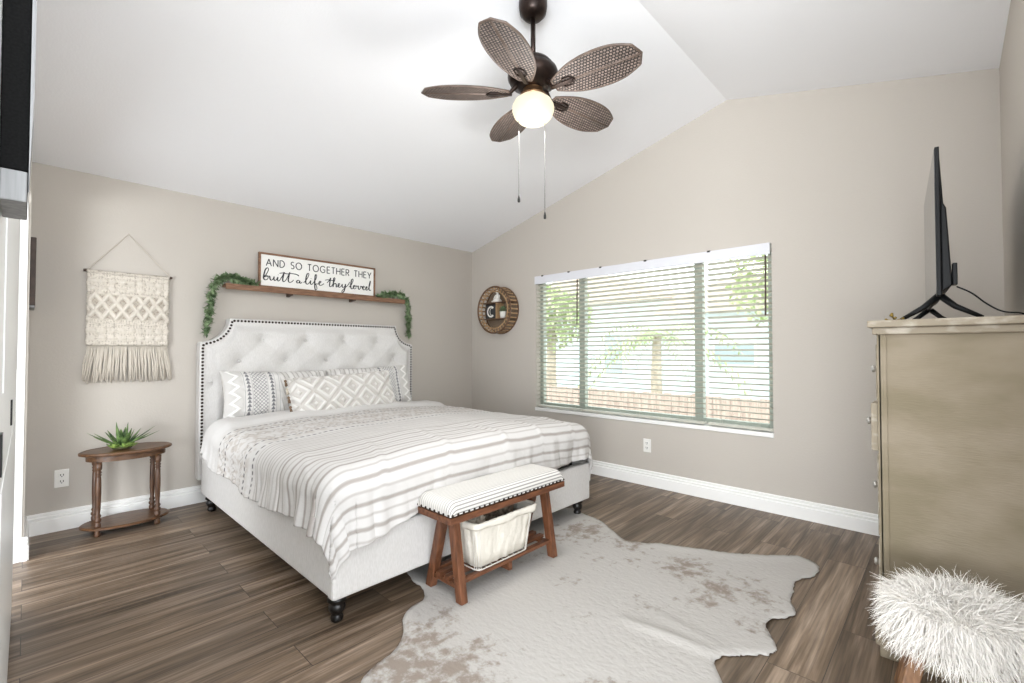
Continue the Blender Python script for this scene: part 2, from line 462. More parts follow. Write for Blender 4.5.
blind(WY0 + 0.006, 1.452, 'narrow white slat blind at the end of the window nearest the dresser', 1.005)
bm = B(); prism(bm, [(X0 - 0.03, WZ1 - 0.082), (X0 - 0.018, WZ1 - 0.082), (X0 - 0.018, WZ1 - 0.004), (X0 + 0.0, WZ1 - 0.004), (X0 + 0.0, WZ1 + 0.004), (X0 - 0.03, WZ1 + 0.004)], 'y', WY0 + 0.004, WY1 - 0.004)
val = thing('blind_valance', 'long white valance strip along the top of the window blinds', 'valance', (X0, 2.13, WZ1 - 0.082))
obj('valance_board', bm, m_valance, val, bevel=0.003)
for y in (1.42, 1.98, 2.45, 2.83, 3.18):
    bm = B(); box(bm, X0 - 0.034, X0 - 0.0, y - 0.012, y + 0.012, WZ1 + 0.004, WZ1 + 0.008); box(bm, X0 - 0.034, X0 - 0.030, y - 0.012, y + 0.012, WZ1 - 0.006, WZ1 + 0.008)
    obj('valance_clip', bm, m_chain, val)

# ------------------------------------------------------------------ outdoors
GZ = -0.55
m_lawn = mat('outdoor_paving', 'cfcabf', 0.9, col2='b9b3a6', scale=1.5)
bm = B(); box(bm, X0 + T, 40, -25, 40, GZ - 0.2, GZ); g = struct('ground', bm, m_lawn)
m_fence = mat('fence_board', 'a08b80', 0.85, col2='c0aea0', scale=4, stretch=(1, 8, 0.6))
fn = thing('wooden_fence', 'reddish wooden board fence outside below the window', 'fence', (8, 3.2, GZ))
bm = B()
yy = -2.0
k = 0
while yy < 10.5:
    h = 0.43 + 0.012 * math.sin(k * 2.3)
    box(bm, 8.0, 8.02, yy, yy + 0.138, GZ, h); yy += 0.145; k += 1
obj('fence_boards', bm, m_fence, fn)
for y in np.arange(-1.6, 10.4, 2.4):
    bm = B(); box(bm, 8.02, 8.11, y, y + 0.09, GZ, 0.46); obj('fence_post', bm, m_fence, fn)
for z in (-0.3, 0.25):
    bm = B(); box(bm, 8.02, 8.06, -2.0, 10.4, z, z + 0.08); obj('fence_rail', bm, m_fence, fn)
m_stucco = mat('pale_blue_stucco', 'cfdde2', 0.9); m_roof = mat('roof_tile', 'dccabd', 0.85, col2='c6b3a5', scale=6)
m_winout = mat('outdoor_window_glass', 'a3b3b8', 0.3)
hs = thing('neighbor_house', 'pale blue stucco house beyond the fence outside', 'house', (17, 6, GZ))
bm = B(); box(bm, 14, 20, -2, 6.4, GZ, 2.35); box(bm, 15, 20, 6.4, 14, GZ, 3.0); obj('house_wall', bm, m_stucco, hs)
bm = B(); prism(bm, [(-2.5, 2.35), (6.8, 2.35), (6.3, 2.8), (2.2, 3.9), (-2.1, 2.8)], 'x', 13.6, 20.2); obj('roof', bm, m_roof, hs)
bm = B(); prism(bm, [(6.4, 3.0), (14.4, 3.0), (10.4, 4.4)], 'x', 14.6, 20.2); obj('roof', bm, m_roof, hs)
for y0, y1, z0, z1 in ((3.9, 5.1, 0.75, 1.5), (0.4, 1.8, 0.8, 1.6)):
    bm = B(); box(bm, 13.96, 14.01, y0, y1, z0, z1); f = obj('house_window', bm, m_trim, hs)
    bm = B(); box(bm, 13.94, 13.97, y0 + 0.07, y1 - 0.07, z0 + 0.07, z1 - 0.07); obj('house_pane', bm, m_winout, f)
bm = B(); box(bm, 14.96, 15.01, 8.6, 9.5, 0.3, 1.9); f = obj('house_window', bm, m_trim, hs)
bm = B(); box(bm, 14.94, 14.97, 8.68, 9.42, 0.38, 1.82); obj('house_pane', bm, m_winout, f)

m_tleaf = mat('tree_leaf', 'a3b77c', 0.7, col2='c6d0a0', scale=4); m_bark = mat('tree_bark', 'cdbfae', 0.9, col2='b3a492', scale=9)
def leaf_quads(bm, c, d, ln, wd, up=Vector((0, 0, 1))):
    d = d.normalized(); s = d.cross(up)
    if s.length < 1e-3: s = d.orthogonal()
    s.normalize(); n = s.cross(d)
    a = bm.verts.new(c); t = bm.verts.new(c + d * ln - n * ln * 0.12)
    m1 = c + d * ln * 0.45 + n * ln * 0.05
    l = bm.verts.new(m1 + s * wd / 2 - n * wd * 0.12); r = bm.verts.new(m1 - s * wd / 2 - n * wd * 0.12); m = bm.verts.new(m1)
    bm.faces.new((a, l, m)); bm.faces.new((a, m, r)); bm.faces.new((m, l, t)); bm.faces.new((m, t, r))
def tree(x, y, h, cr, label, palm=False):
    t = thing('palm_tree' if palm else 'leafy_tree', label, 'tree', (x, y, GZ))
    bm = B(); tube(bm, [(x, y, GZ), (x + 0.05, y + 0.05, (GZ + h) / 2), (x, y, h)], [0.16, 0.13, 0.1], 10); obj('trunk', bm, m_bark, t, smooth=True)
    bm = B(); R_ = random.Random(int(x * 10 + y * 7))
    if palm:
        for k in range(22):
            a = 2 * PI * k / 22 + R_.random() * 0.2; el = R_.uniform(-0.1, 0.9); ln = cr * R_.uniform(0.85, 1.1)
            prev = None
            for i in range(16):
                s = i / 15
                p = Vector((x + math.cos(a) * ln * s * math.cos(el * (1 - s)), y + math.sin(a) * ln * s * math.cos(el * (1 - s)), h + ln * (math.sin(el) * s - 0.75 * s * s)))
                if prev is not None:
                    d = (p - prev).normalized(); side = d.cross(Vector((0, 0, 1))).normalized()
                    for sg in (-1, 1):
                        leaf_quads(bm, p, d * 0.6 + side * sg - Vector((0, 0, 0.45)), 0.42 * (1.1 - s * 0.6), 0.05)
                prev = p
    else:
        for k in range(1500):
            v = Vector((R_.gauss(0, 1), R_.gauss(0, 1), R_.gauss(0, 1))).normalized() * R_.random() ** 0.4 * cr
            v.z *= 0.75
            leaf_quads(bm, Vector((x, y, h)) + v, Vector((R_.gauss(0, 1), R_.gauss(0, 1), R_.gauss(0, 1))), 0.2, 0.11)
    obj('fronds' if palm else 'foliage', bm, m_tleaf, t)
tree(10.2, 5.0, 1.55, 1.9, 'palm tree with drooping fronds seen through the middle of the window', True)
tree(10.5, 2.1, 2.6, 1.35, 'round leafy tree seen through the window end nearest the dresser')
tree(9.5, 7.6, 2.1, 1.1, 'round leafy tree seen through the window end nearest the bed')

# ------------------------------------------------------------------ bed
BX0, BX1, BY0, BY1 = 0.925, 2.87, 1.97, 4.14
bed = thing('upholstered_bed', 'white upholstered bed frame with tufted headboard and dark nailhead trim', 'bed', (1.9, 3.1, 0))
RZ0, RZ1 = 0.120, 0.385
bm = B(); box(bm, BX0, BX0 + 0.06, BY0 + 0.002, BY1, RZ0, RZ1); obj('side_rail', bm, m_fabric, bed, bevel=0.012)
bm = B(); box(bm, BX1 - 0.06, BX1, BY0 + 0.002, BY1, RZ0, RZ1); obj('side_rail', bm, m_fabric, bed, bevel=0.012)
bm = B(); box(bm, BX0 - 0.004, BX1 + 0.004, BY0 - 0.03, BY0 + 0.03, RZ0 - 0.003, RZ1 - 0.005); obj('footboard', bm, m_fabric, bed, bevel=0.014)
bm = B(); box(bm, BX0 + 0.06, BX1 - 0.06, BY0 + 0.03, BY1, RZ0 + 0.06, RZ1 - 0.13); obj('slat_base', bm, m_blackwood, bed)
def turned(x, y):
    bm = B(); lathe(bm, [(0.020, 0.0), (0.026, 0.006), (0.028, 0.02), (0.024, 0.03), (0.022, 0.036), (0.034, 0.05), (0.038, 0.065), (0.034, 0.078), (0.03, 0.084), (0.042, 0.094), (0.042, 0.105), (0.036, 0.112), (0.036, 0.139)], x, y, 20)
    obj('leg', bm, m_blackwood, bed, smooth=True)
for x, y in ((BX0 + 0.045, BY0 + 0.03), (BX1 - 0.06, BY0 + 0.04), (BX0 + 0.05, BY1 - 0.1), (BX1 - 0.06, BY1 - 0.1)): turned(x, y)

# headboard
HX0, HX1, HZS, HZT, SR = 0.925, 2.875, 1.262, 1.466, 0.19
HF = 4.222                                    # front face of its border
def hb_top(x):
    d = np.minimum(np.asarray(x) - HX0, HX1 - np.asarray(x))
    e = d - 0.012
    arc = HZT - np.sqrt(np.clip(SR ** 2 - np.clip(e, 0, SR) ** 2, 0, None))
    return np.where(e >= SR, HZT, np.where(e < 0, HZS, np.maximum(arc, HZS)))
def outline_top(ins):
    """headboard outline inset by ins, left bottom -> over the top -> right bottom"""
    pts = [(HX0 + ins, 0.40), (HX0 + ins, HZS - ins)]
    cx = HX0 + 0.012
    for k in range(0, 15):
        a = -PI / 2 + k / 14 * PI / 2
        r = SR + ins
        x = cx + r * math.cos(a); z = HZT + r * math.sin(a)
        if x > HX0 + ins and z < HZT - ins: pts.append((x, z))
    pts.append((cx + SR + ins * 1.0, HZT - ins))
    right = [(HX0 + HX1 - x, z) for x, z in pts[::-1]]
    return pts + right
bm = B()
o0 = outline_top(0.0)
prism(bm, [(HX0, 0.2)] + o0 + [(HX1, 0.2)], 'y', HF, Y0 - 0.018)
hb = obj('headboard', bm, m_fabric, bed, bevel=0.008)
btn = [(x, 1.294) for x in (1.37, 1.728, 2.086, 2.436)] + [(x, 1.118) for x in (1.195, 1.555, 1.918, 2.275, 2.625)] + \
      [(x, 0.953) for x in (0.995, 1.37, 1.728, 2.086, 2.436, 2.80)] + [(x, 0.79) for x in (1.195, 1.555, 1.918, 2.275, 2.625)]
nu, nv = 300, 150
ins = 0.04
U, V = np.meshgrid(np.linspace(0, 1, nu), np.linspace(0, 1, nv), indexing='ij')
gx = HX0 + ins + U * (HX1 - HX0 - 2 * ins)
def top_ins(x):
    cx = HX0 + 0.012; d = np.minimum(x - cx, (HX0 + HX1 - cx) - x); r = SR + ins
    arc = HZT - np.sqrt(np.clip(r * r - np.clip(d, 0, r) ** 2, 0, None))
    return np.where(d >= r, HZT - ins, np.clip(arc, HZS - ins, HZT - ins))
tz = top_ins(gx); gz = 0.42 + V * (tz - 0.42)
edge = np.minimum(np.minimum(gx - HX0 - ins, HX1 - ins - gx), np.minimum(tz - gz, 0.3))
puff = 0.058 * sm(0, 0.08, edge)
dim = np.zeros_like(gx); cre = np.zeros_like(gx)
for bx_, bz_ in btn:
    d = np.hypot(gx - bx_, (gz - bz_)); dim = np.maximum(dim, np.exp(-(d / 0.062) ** 1.15))
def seg(x1, z1, x2, z2):
    dx, dz = x2 - x1, z2 - z1; l2 = dx * dx + dz * dz
    t = np.clip(((gx - x1) * dx + (gz - z1) * dz) / l2, 0, 1)
    return np.hypot(gx - x1 - t * dx, gz - z1 - t * dz)
for i, a in enumerate(btn):
    for b_ in btn[i + 1:]:
        if 0.1 < abs(a[1] - b_[1]) < 0.19 and 0.1 < abs(a[0] - b_[0]) < 0.26:
            cre = np.maximum(cre, np.exp(-(seg(*a, *b_) / 0.022) ** 1.4))
    if a[1] > 1.25: cre = np.maximum(cre, np.exp(-(seg(a[0], a[1], a[0], 1.46) / 0.02) ** 1.4))
puff = puff - 0.056 * dim * sm(0, 0.05, edge) - 0.0035 * cre * sm(0, 0.05, edge)
P = np.stack([gx, HF - 0.002 - puff, gz], -1)
me = gridmesh('tufted_panel', P[:, ::-1]); link('tufted_panel', me, hb, m_fabric, org=rootloc(bed))
for bx_, bz_ in btn:
    bm = B(); lathe(bm, [(0.013, 0), (0.0125, 0.003), (0.009, 0.006), (0.004, 0.0075)], 0, 0, 12, Matrix.Translation((bx_, HF - 0.012, bz_)) @ Matrix.Rotation(PI / 2, 4, 'X'))
    obj('button', bm, m_fabric, hb, smooth=True)
# nailheads along the border
path = outline_top(0.019); cum = [0]
for a, b_ in zip(path, path[1:]): cum.append(cum[-1] + math.dist(a, b_))
bm = B(); s = 0.0
while s < cum[-1]:
    i = max(k for k in range(len(cum)) if cum[k] <= s); i = min(i, len(path) - 2)
    t = (s - cum[i]) / max(cum[i + 1] - cum[i], 1e-6)
    x = path[i][0] + t * (path[i + 1][0] - path[i][0]); z = path[i][1] + t * (path[i + 1][1] - path[i][1])
    lathe(bm, [(0.0098, 0), (0.0098, 0.001), (0.0075, 0.0045), (0.0035, 0.006)], 0, 0, 8, Matrix.Translation((x, HF - 0.0005, z)) @ Matrix.Rotation(PI / 2, 4, 'X'))
    s += 0.0265
o = obj('nailhead_trim', bm, m_nail, hb, smooth=True); o['kind'] = 'stuff'

# mattress
bm = B(); box(bm, BX0 + 0.07, BX1 - 0.07, BY0 + 0.06, BY1 + 0.03, RZ1 - 0.125, 0.61)
mt = obj('mattress', bm, m_mattress, None, org=(1.9, 3.1, RZ1 - 0.125), bevel=0.04)
tag(mt, 'dark grey mattress peeking out under the striped duvet on the bed', 'mattress')

# duvet
nA, nB = 330, 430
PX0, PX1, PYF, PYH, RR = 1.015, 2.79, 2.04, 3.93, 0.11
s_, t_ = np.meshgrid(np.linspace(0, 1, nA), np.linspace(0, 1, nB), indexing='ij')
bl = t_                                           # along the bed
foot_over = 0.38 - 0.065 * sm(0.08, 0.3, s_) - 0.02 * sm(0.6, 1.0, s_) + 0.03 * (vn(s_ * 6, s_ * 0 + 3) - 0.5)
Lb = PYH - PYF
bb = t_ * (Lb + foot_over)
ol = 0.335 + 0.04 * (vn(t_ * 9, t_ * 0 + 8) - 0.5) - 0.05 * (1 - sm(0.0, 0.12, t_)) + 0.0 * t_
orr = 0.38 + 0.03 * (vn(t_ * 8, t_ * 0 + 5) - 0.5)
aa = -ol + s_ * (PX1 - PX0 + ol + orr)
dx = np.where(aa < 0, aa, np.where(aa > PX1 - PX0, aa - (PX1 - PX0), 0.0))
dy = np.where(bb > Lb, -(bb - Lb), 0.0)
d = np.hypot(dx, dy) + 1e-9
ux, uy = dx / d, dy / d
th = np.clip(d / RR, 0, PI / 2)
off = RR * np.sin(th) + 0.014 * sm(0.2, 0.4, d)
drop = RR * (1 - np.cos(th)) + np.clip(d - RR * PI / 2, 0, None)
px = PX0 + np.clip(aa, 0, PX1 - PX0); py = PYH - np.minimum(bb, Lb)
inx = np.minimum(np.clip(aa, 0, None), np.clip(PX1 - PX0 - aa, 0, None))
z = 0.655 + 0.03 * sm(0, 0.6, inx) - drop
hang = sm(0.05, 0.3, d)
# soft billows on top, gathers on the hanging sides
z += (0.014 * (vn(aa * 3.2, bb * 3.2 + 5) - 0.5) + 0.007 * (vn(aa * 9, bb * 8) - 0.5)) * (1 - hang)
tang = np.where(np.abs(dx) > np.abs(dy), bb, aa)
gath = (vn(tang * 11 + 3, d * 2.5) - 0.5) * 0.045 + (vn(tang * 26 + 3, d * 3.5 + 9) - 0.5) * 0.018
off = off + gath * hang * np.where((dx != 0) & (dy != 0), 0.35, 1.0)
# diagonal pull creases near the foot edge
ridge = np.abs(((aa * 2.7 + bb * 0.9 + 0.35 * vn(aa * 2, bb * 2)) % 1.0) - 0.5)
z += 0.006 * np.exp(-(ridge / 0.05) ** 2) * sm(1.35, 1.7, bb) * (1 - sm(0.12, 0.3, d))
# puffed turn-back at the head end
z += 0.028 * sm(0.0, 0.06, bb) * (1 - sm(0.22, 0.34, bb)) - 0.03 * (1 - sm(0, 0.05, bb))
P = np.stack([px + ux * off, py + uy * off, z], -1)
# printed pattern
base = np.zeros((nA, nB, 3)) + L3('d4d1ce')
grey = L3('8f867e'); dark = L3('4c4a4c'); tan = L3('b5aaa0')
C = base.copy()
def band(c, w, soft=0.003): return 1 - sm(w / 2 - soft, w / 2 + soft, np.abs(bb - c))
# braided texture band
tex = vn(aa * 55, bb * 28) * 0.6 + vn(aa * 110, bb * 70) * 0.4
C = mixc(C, tan, 0.55 * sm(0.47, 0.62, tex) * sm(0.36, 0.42, bb) * (1 - sm(0.95, 1.05, bb)))
zig = np.abs(((aa / 0.05) % 1) - 0.5) * 2
for c in (0.50, 0.70, 0.86):
    C = mixc(C, grey, 0.6 * (1 - sm(0.004, 0.009, np.abs(bb - c - (zig - 0.5) * 0.05))))
dash = (np.sin(aa * 2 * PI / 0.036) > -0.2) * 1.0
for c in (0.415, 0.555, 0.935, 1.055):
    C = mixc(C, dark, 0.85 * band(c, 0.016) * dash)
for k, c in enumerate(np.arange(1.11, 1.46, 0.036)):
    C = mixc(C, grey, (0.62 if k % 2 else 0.4) * band(c, 0.010))
c = 1.47; k = 0
while c < 2.4:
    C = mixc(C, L3('8a7f76'), (0.66 if k % 2 == 0 else 0.45) * band(c, 0.018 if k % 2 == 0 else 0.010, 0.004)); c += 0.052; k += 1
me = gridmesh('duvet', P, C)
duv = link('duvet', me, None, m_duvet, org=(1.9, 3.0, 0.6))
md = duv.modifiers.new('thick', 'SOLIDIFY'); md.thickness = 0.02; md.offset = -1
tag(duv, 'white duvet with grey-brown stripes and patterned bands spread over the bed', 'duvet')

# pillows
def pillow(name, w, h, th, fn, relief=None, nu=260, nv=140):
    U, V = np.meshgrid(np.linspace(-1, 1, nu), np.linspace(-1, 1, nv), indexing='ij')
    prof = (1 - np.abs(U) ** 3.2) ** 0.5 * (1 - np.abs(V) ** 2.8) ** 0.5
    pin = 1 - 0.05 * (np.abs(U) ** 2) * (1 - np.abs(V)) - 0.0
    x = U * w / 2 * (1 - 0.045 * (1 - V ** 2)); zz = V * h / 2 * (1 - 0.06 * (1 - U ** 2) * (np.abs(V) ** 4))
    wr = 0.012 * (vn(U * 5 + 9, V * 3) - 0.5) + 0.008 * (vn(U * 12, V * 7) - 0.5)
    u01, v01 = (U + 1) / 2, (V + 1) / 2
    rel = relief(u01, v01) if relief else 0
    y = -(prof * th / 2) - (wr + rel) * sm(0, 0.25, prof)
    yb = prof * th / 2 * 0.8
    col = fn(u01, v01)
    n = nu * nv
    idx = np.arange(n).reshape(nu, nv)
    f1 = np.stack([idx[:-1, :-1], idx[1:, :-1], idx[1:, 1:], idx[:-1, 1:]], -1).reshape(-1, 4)
    f2 = f1[:, ::-1] + n
    vs = np.concatenate([np.stack([x, y, zz], -1).reshape(-1, 3), np.stack([x, yb, zz], -1).reshape(-1, 3)])
    me = bpy.data.meshes.new(name); me.from_pydata(vs.tolist(), [], np.concatenate([f1, f2]).tolist())
    bm = bmesh.new(); bm.from_mesh(me)
    lay = bm.verts.layers.float_color.new('col')
    bm.verts.ensure_lookup_table()
    cc = np.concatenate([col.reshape(-1, 3), np.zeros((n, 3)) + L3('e6e1da')])
    for i, v in enumerate(bm.verts): v[lay] = (*cc[i], 1)
    bmesh.ops.remove_doubles(bm, verts=bm.verts, dist=1e-5)
    bm.to_mesh(me); bm.free()
    return link(name, me, None, m_pillow)

def sham_col(flip):
    def fn(u, v):
        if flip: u = 1 - u
        C = np.zeros(u.shape + (3,)) + L3('dcd9d5')
        dk = L3('5d5d63'); gr = L3('a8a29c')
        X = u * 0.90; Z = v * 0.42
        def colm(a, b): return sm(a, a + 0.003, X) * (1 - sm(b - 0.003, b, X))
        for a in (0.155, 0.345):                 # columns of stacked arrowheads
            m = (np.abs(X - a - 0.018) < 0.017 * (1 - ((Z / 0.032) % 1))) * 1.0
            C = mixc(C, dk, 0.85 * m)
        for a in (0.14, 0.197, 0.325, 0.385, 0.42): C = mixc(C, dk, 0.7 * colm(a, a + 0.006))
        lat = np.minimum(np.abs(((X + Z) / 0.03) % 1 - 0.5), np.abs(((X - Z) / 0.03) % 1 - 0.5))
        C = mixc(C, dk, 0.75 * colm(0.205, 0.322) * (1 - sm(0.07, 0.14, lat)))
        C = mixc(C, gr, 0.7 * (sm(0.43, 0.44, X)) * (np.abs(((X + 0.25 * Z) / 0.045) % 1 - 0.5) < 0.13))
        zz = np.abs(X - 0.07 - 0.03 * (np.abs(((Z / 0.09) % 1) - 0.5) * 4 - 1))
        C = mixc(C, L3('f4f2ee'), 1 - sm(0.008, 0.018, zz)); C = mixc(C, gr, 0.25 * (X < 0.135) * sm(0.014, 0.022, zz))
        return C
    return fn
def sham_rel(flip):
    def fn(u, v):
        X = (1 - u if flip else u) * 0.9; Z = v * 0.42
        zz = np.abs(X - 0.07 - 0.03 * (np.abs(((Z / 0.09) % 1) - 0.5) * 4 - 1))
        return 0.006 * (1 - sm(0.006, 0.02, zz)) + 0.01 * np.sin(X * 60 + Z * 14) * sm(0.43, 0.5, X) * 0.5
    return fn
p = pillow('pillow_sham', 0.85, 0.40, 0.17, sham_col(False), sham_rel(False))
p.location = (1.445, 4.04, 0.845); p.rotation_euler = (math.radians(-17), math.radians(1.5), math.radians(2))
tag(p, 'white pillow sham with dark arrow and lattice columns at left of headboard', 'pillow', 'patterned shams on the bed')
p = pillow('pillow_sham', 0.83, 0.41, 0.17, sham_col(True), sham_rel(True))
p.location = (2.30, 4.06, 0.85); p.rotation_euler = (math.radians(-15), math.radians(-2), math.radians(-4))
tag(p, 'white patterned pillow sham behind the right end of the diamond lumbar pillow', 'pillow', 'patterned shams on the bed')
def dia(u, v):
    X = u * 0.97; Z = v * 0.36
    a = ((X / 0.235 + Z / 0.215 + 0.25) % 1) - 0.5; b = ((X / 0.235 - Z / 0.215 + 0.25) % 1) - 0.5
    return np.maximum(np.abs(a), np.abs(b))           # 0 at a diamond's centre, .5 on its edge
lum = pillow('lumbar_pillow', 0.95, 0.37, 0.19, lambda u, v: mixc(np.zeros(u.shape + (3,)) + L3('d0cbc5'), L3('e2dfda'), sm(-0.1, 0.5, np.cos(dia(u, v) * 2 * PI * 3.0))),
             lambda u, v: 0.009 * np.cos(dia(u, v) * 2 * PI * 3.0))
lum.location = (1.90, 3.80, 0.832); lum.rotation_euler = (math.radians(-24), math.radians(-2.5), math.radians(-1))
tag(lum, 'long ivory lumbar pillow with raised diamond pattern in front of the shams', 'pillow')
bpy.context.view_layer.update()
m_tas = mat('brown_bead_tassel', '6b543f', 0.7)
for k, zl in enumerate((0.14, 0.07, 0.0, -0.08, -0.15)):
    bm = B(); cx = -0.485
    lathe(bm, [(0.003, 0.0), (0.010, -0.006), (0.011, -0.014), (0.006, -0.022), (0.009, -0.03), (0.012, -0.05), (0.010, -0.055)], cx + 0.01, -0.035, 10, Matrix.Translation((0, 0, zl + 0.02)))
    q = obj('tassel', bm, m_tas if k in (0, 2, 3) else m_beigeknit, lum, smooth=True, local=True)

# ------------------------------------------------------------------ shelf above the bed
SH0, SH1, SHZ = 1.10, 2.79, 1.728
shf = thing('wall_shelf', 'narrow brown wooden shelf on the wall above the headboard', 'shelf', (1.945, Y0, SHZ))
bm = B(); box(bm, SH0, SH1, Y0 - 0.10, Y0, SHZ, SHZ + 0.022); box(bm, SH0, SH1, Y0 - 0.112, Y0 - 0.0995, SHZ - 0.022, SHZ + 0.0235)
obj('shelf_board', bm, m_shelfwood, shf, bevel=0.003)
for x in (1.62, 2.22):
    bm = B(); prism(bm, [(Y0, SHZ), (Y0 - 0.099, SHZ), (Y0 - 0.099, SHZ - 0.03), (Y0 - 0.04, SHZ - 0.034), (Y0, SHZ - 0.04)], 'x', x - 0.012, x + 0.012)
    obj('shelf_bracket', bm, m_dowel, shf)

# sign
SGX0, SGX1, SGH, SGZ = 1.355, 2.455, 0.302, SHZ + 0.0225
sg = thing('wooden_sign', 'white sign with a brown frame and black writing standing on the wall shelf', 'sign', (1.905, Y0 - 0.05, SGZ))
ya, yb = Y0 - 0.078, Y0 - 0.05
bm = B(); fw = 0.016
box(bm, SGX0, SGX1, ya, yb, SGZ, SGZ + fw); box(bm, SGX0, SGX1, ya, yb, SGZ + SGH - fw, SGZ + SGH)
box(bm, SGX0, SGX0 + fw, ya, yb, SGZ + fw, SGZ + SGH - fw); box(bm, SGX1 - fw, SGX1, ya, yb, SGZ + fw, SGZ + SGH - fw)
obj('sign_frame', bm, m_shelfwood, sg, bevel=0.002)
bm = B(); box(bm, SGX0 + fw, SGX1 - fw, ya + 0.010, yb, SGZ + fw, SGZ + SGH - fw); obj('sign_board', bm, m_signwhite, sg)
def arc(cx, cy, rx, ry, a0, a1, n=18):
    return [(cx + rx * math.cos(math.radians(a0 + (a1 - a0) * i / n)), cy + ry * math.sin(math.radians(a0 + (a1 - a0) * i / n))) for i in range(n + 1)]
CAPS = {  # stroke capitals: width, strokes
 'A': (0.80, [[(0, 0), (0.4, 1), (0.8, 0)], [(0.16, 0.36), (0.64, 0.36)]]),
 'N': (0.72, [[(0, 0), (0, 1), (0.72, 0), (0.72, 1)]]),
 'D': (0.72, [[(0, 0), (0, 1)] + arc(0.22, 0.5, 0.5, 0.5, 90, -90) + [(0, 0)]]),
 'S': (0.52, [arc(0.27, 0.75, 0.24, 0.25, 40, 250, 14) + arc(0.26, 0.26, 0.26, 0.26, 80, -140, 14)]),
 'O': (0.96, [arc(0.48, 0.5, 0.48, 0.5, 90, 450, 28)]),
 'T': (0.62, [[(0, 1), (0.62, 1)], [(0.31, 1), (0.31, 0)]]),
 'G': (0.94, [arc(0.48, 0.5, 0.48, 0.5, 42, 318, 22) + [(0.86, 0.44), (0.52, 0.44)]]),
 'E': (0.52, [[(0.52, 1), (0, 1), (0, 0), (0.52, 0)], [(0, 0.52), (0.46, 0.52)]]),
 'H': (0.68, [[(0, 0), (0, 1)], [(0.68, 0), (0.68, 1)], [(0, 0.52), (0.68, 0.52)]]),
 'R': (0.58, [[(0, 0), (0, 1)] + arc(0.28, 0.74, 0.27, 0.26, 90, -90) + [(0, 0.48)], [(0.26, 0.48), (0.58, 0)]]),
 'Y': (0.72, [[(0, 1), (0.36, 0.46), (0.72, 1)], [(0.36, 0.46), (0.36, 0)]]),
 'C': (0.84, [arc(0.48, 0.5, 0.48, 0.5, 45, 315, 22)]),
 ' ': (0.42, [])}
def ribbon(bm, pts, w, y0, y1):
    """flat stroke in the x-z plane with thickness y0..y1"""
    L_, R_ = [], []
    n = len(pts)
    for i in range(n):
        a = np.array(pts[max(i - 1, 0)]); b = np.array(pts[min(i + 1, n - 1)]); t = b - a
        t = t / (np.linalg.norm(t) + 1e-9); nn = np.array([-t[1], t[0]]); p = np.array(pts[i])
        ww = w[i] if isinstance(w, (list, np.ndarray)) else w
        L_.append(p + nn * ww / 2); R_.append(p - nn * ww / 2)
    v = [[bm.verts.new((q[0], y, q[1])) for q in side] for side in (L_, R_) for y in (y0, y1)]
    l0, l1, r0, r1 = v
    for i in range(n - 1):
        bm.faces.new((l0[i], l0[i + 1], r0[i + 1], r0[i])); bm.faces.new((l1[i], r1[i], r1[i + 1], l1[i + 1]))
        bm.faces.new((l0[i], l1[i], l1[i + 1], l0[i + 1])); bm.faces.new((r0[i], r0[i + 1], r1[i + 1], r1[i]))
    bm.faces.new((l0[0], r0[0], r1[0], l1[0])); bm.faces.new((l0[-1], l1[-1], r1[-1], r0[-1]))
def caps(bm, text, x0, x1, z0, h, w, y0, y1, gap=0.32):
    tot = sum(CAPS[c][0] for c in text) + gap * (len(text) - 1); sx = (x1 - x0) / tot; x = 0
    for ch in text:
        wd, st = CAPS[ch]
        for s in st:
            if len(s) < 8:                                   # straight strokes: one ribbon per segment keeps corners crisp
                for a, b in zip(s, s[1:]):
                    ribbon(bm, [(x0 + (x + a[0]) * sx, z0 + a[1] * h), (x0 + (x + b[0]) * sx, z0 + b[1] * h)], w, y0, y1)
            else: ribbon(bm, [(x0 + (x + p[0]) * sx, z0 + p[1] * h) for p in s], w, y0, y1)
        x += wd + gap
def capwidth(t): return sum(CAPS[c][0] for c in t) + 0.32 * (len(t) - 1)
full = 'AND SO TOGETHER THEY'; xa, xb = SGX0 + 0.06, SGX1 - 0.045; unit = (xb - xa) / capwidth(full)
pos = 0
for wd_ in full.split(' '):
    pre = full[:pos]; st_ = xa + (sum(CAPS[c][0] for c in pre) + 0.32 * len(pre)) * unit
    bm = B(); caps(bm, wd_, st_, st_ + capwidth(wd_) * unit, SGZ + 0.190, 0.060, 0.0072, ya + 0.0075, ya + 0.0105); obj('printed_word', bm, m_ink, sg)
    pos += len(wd_) + 1
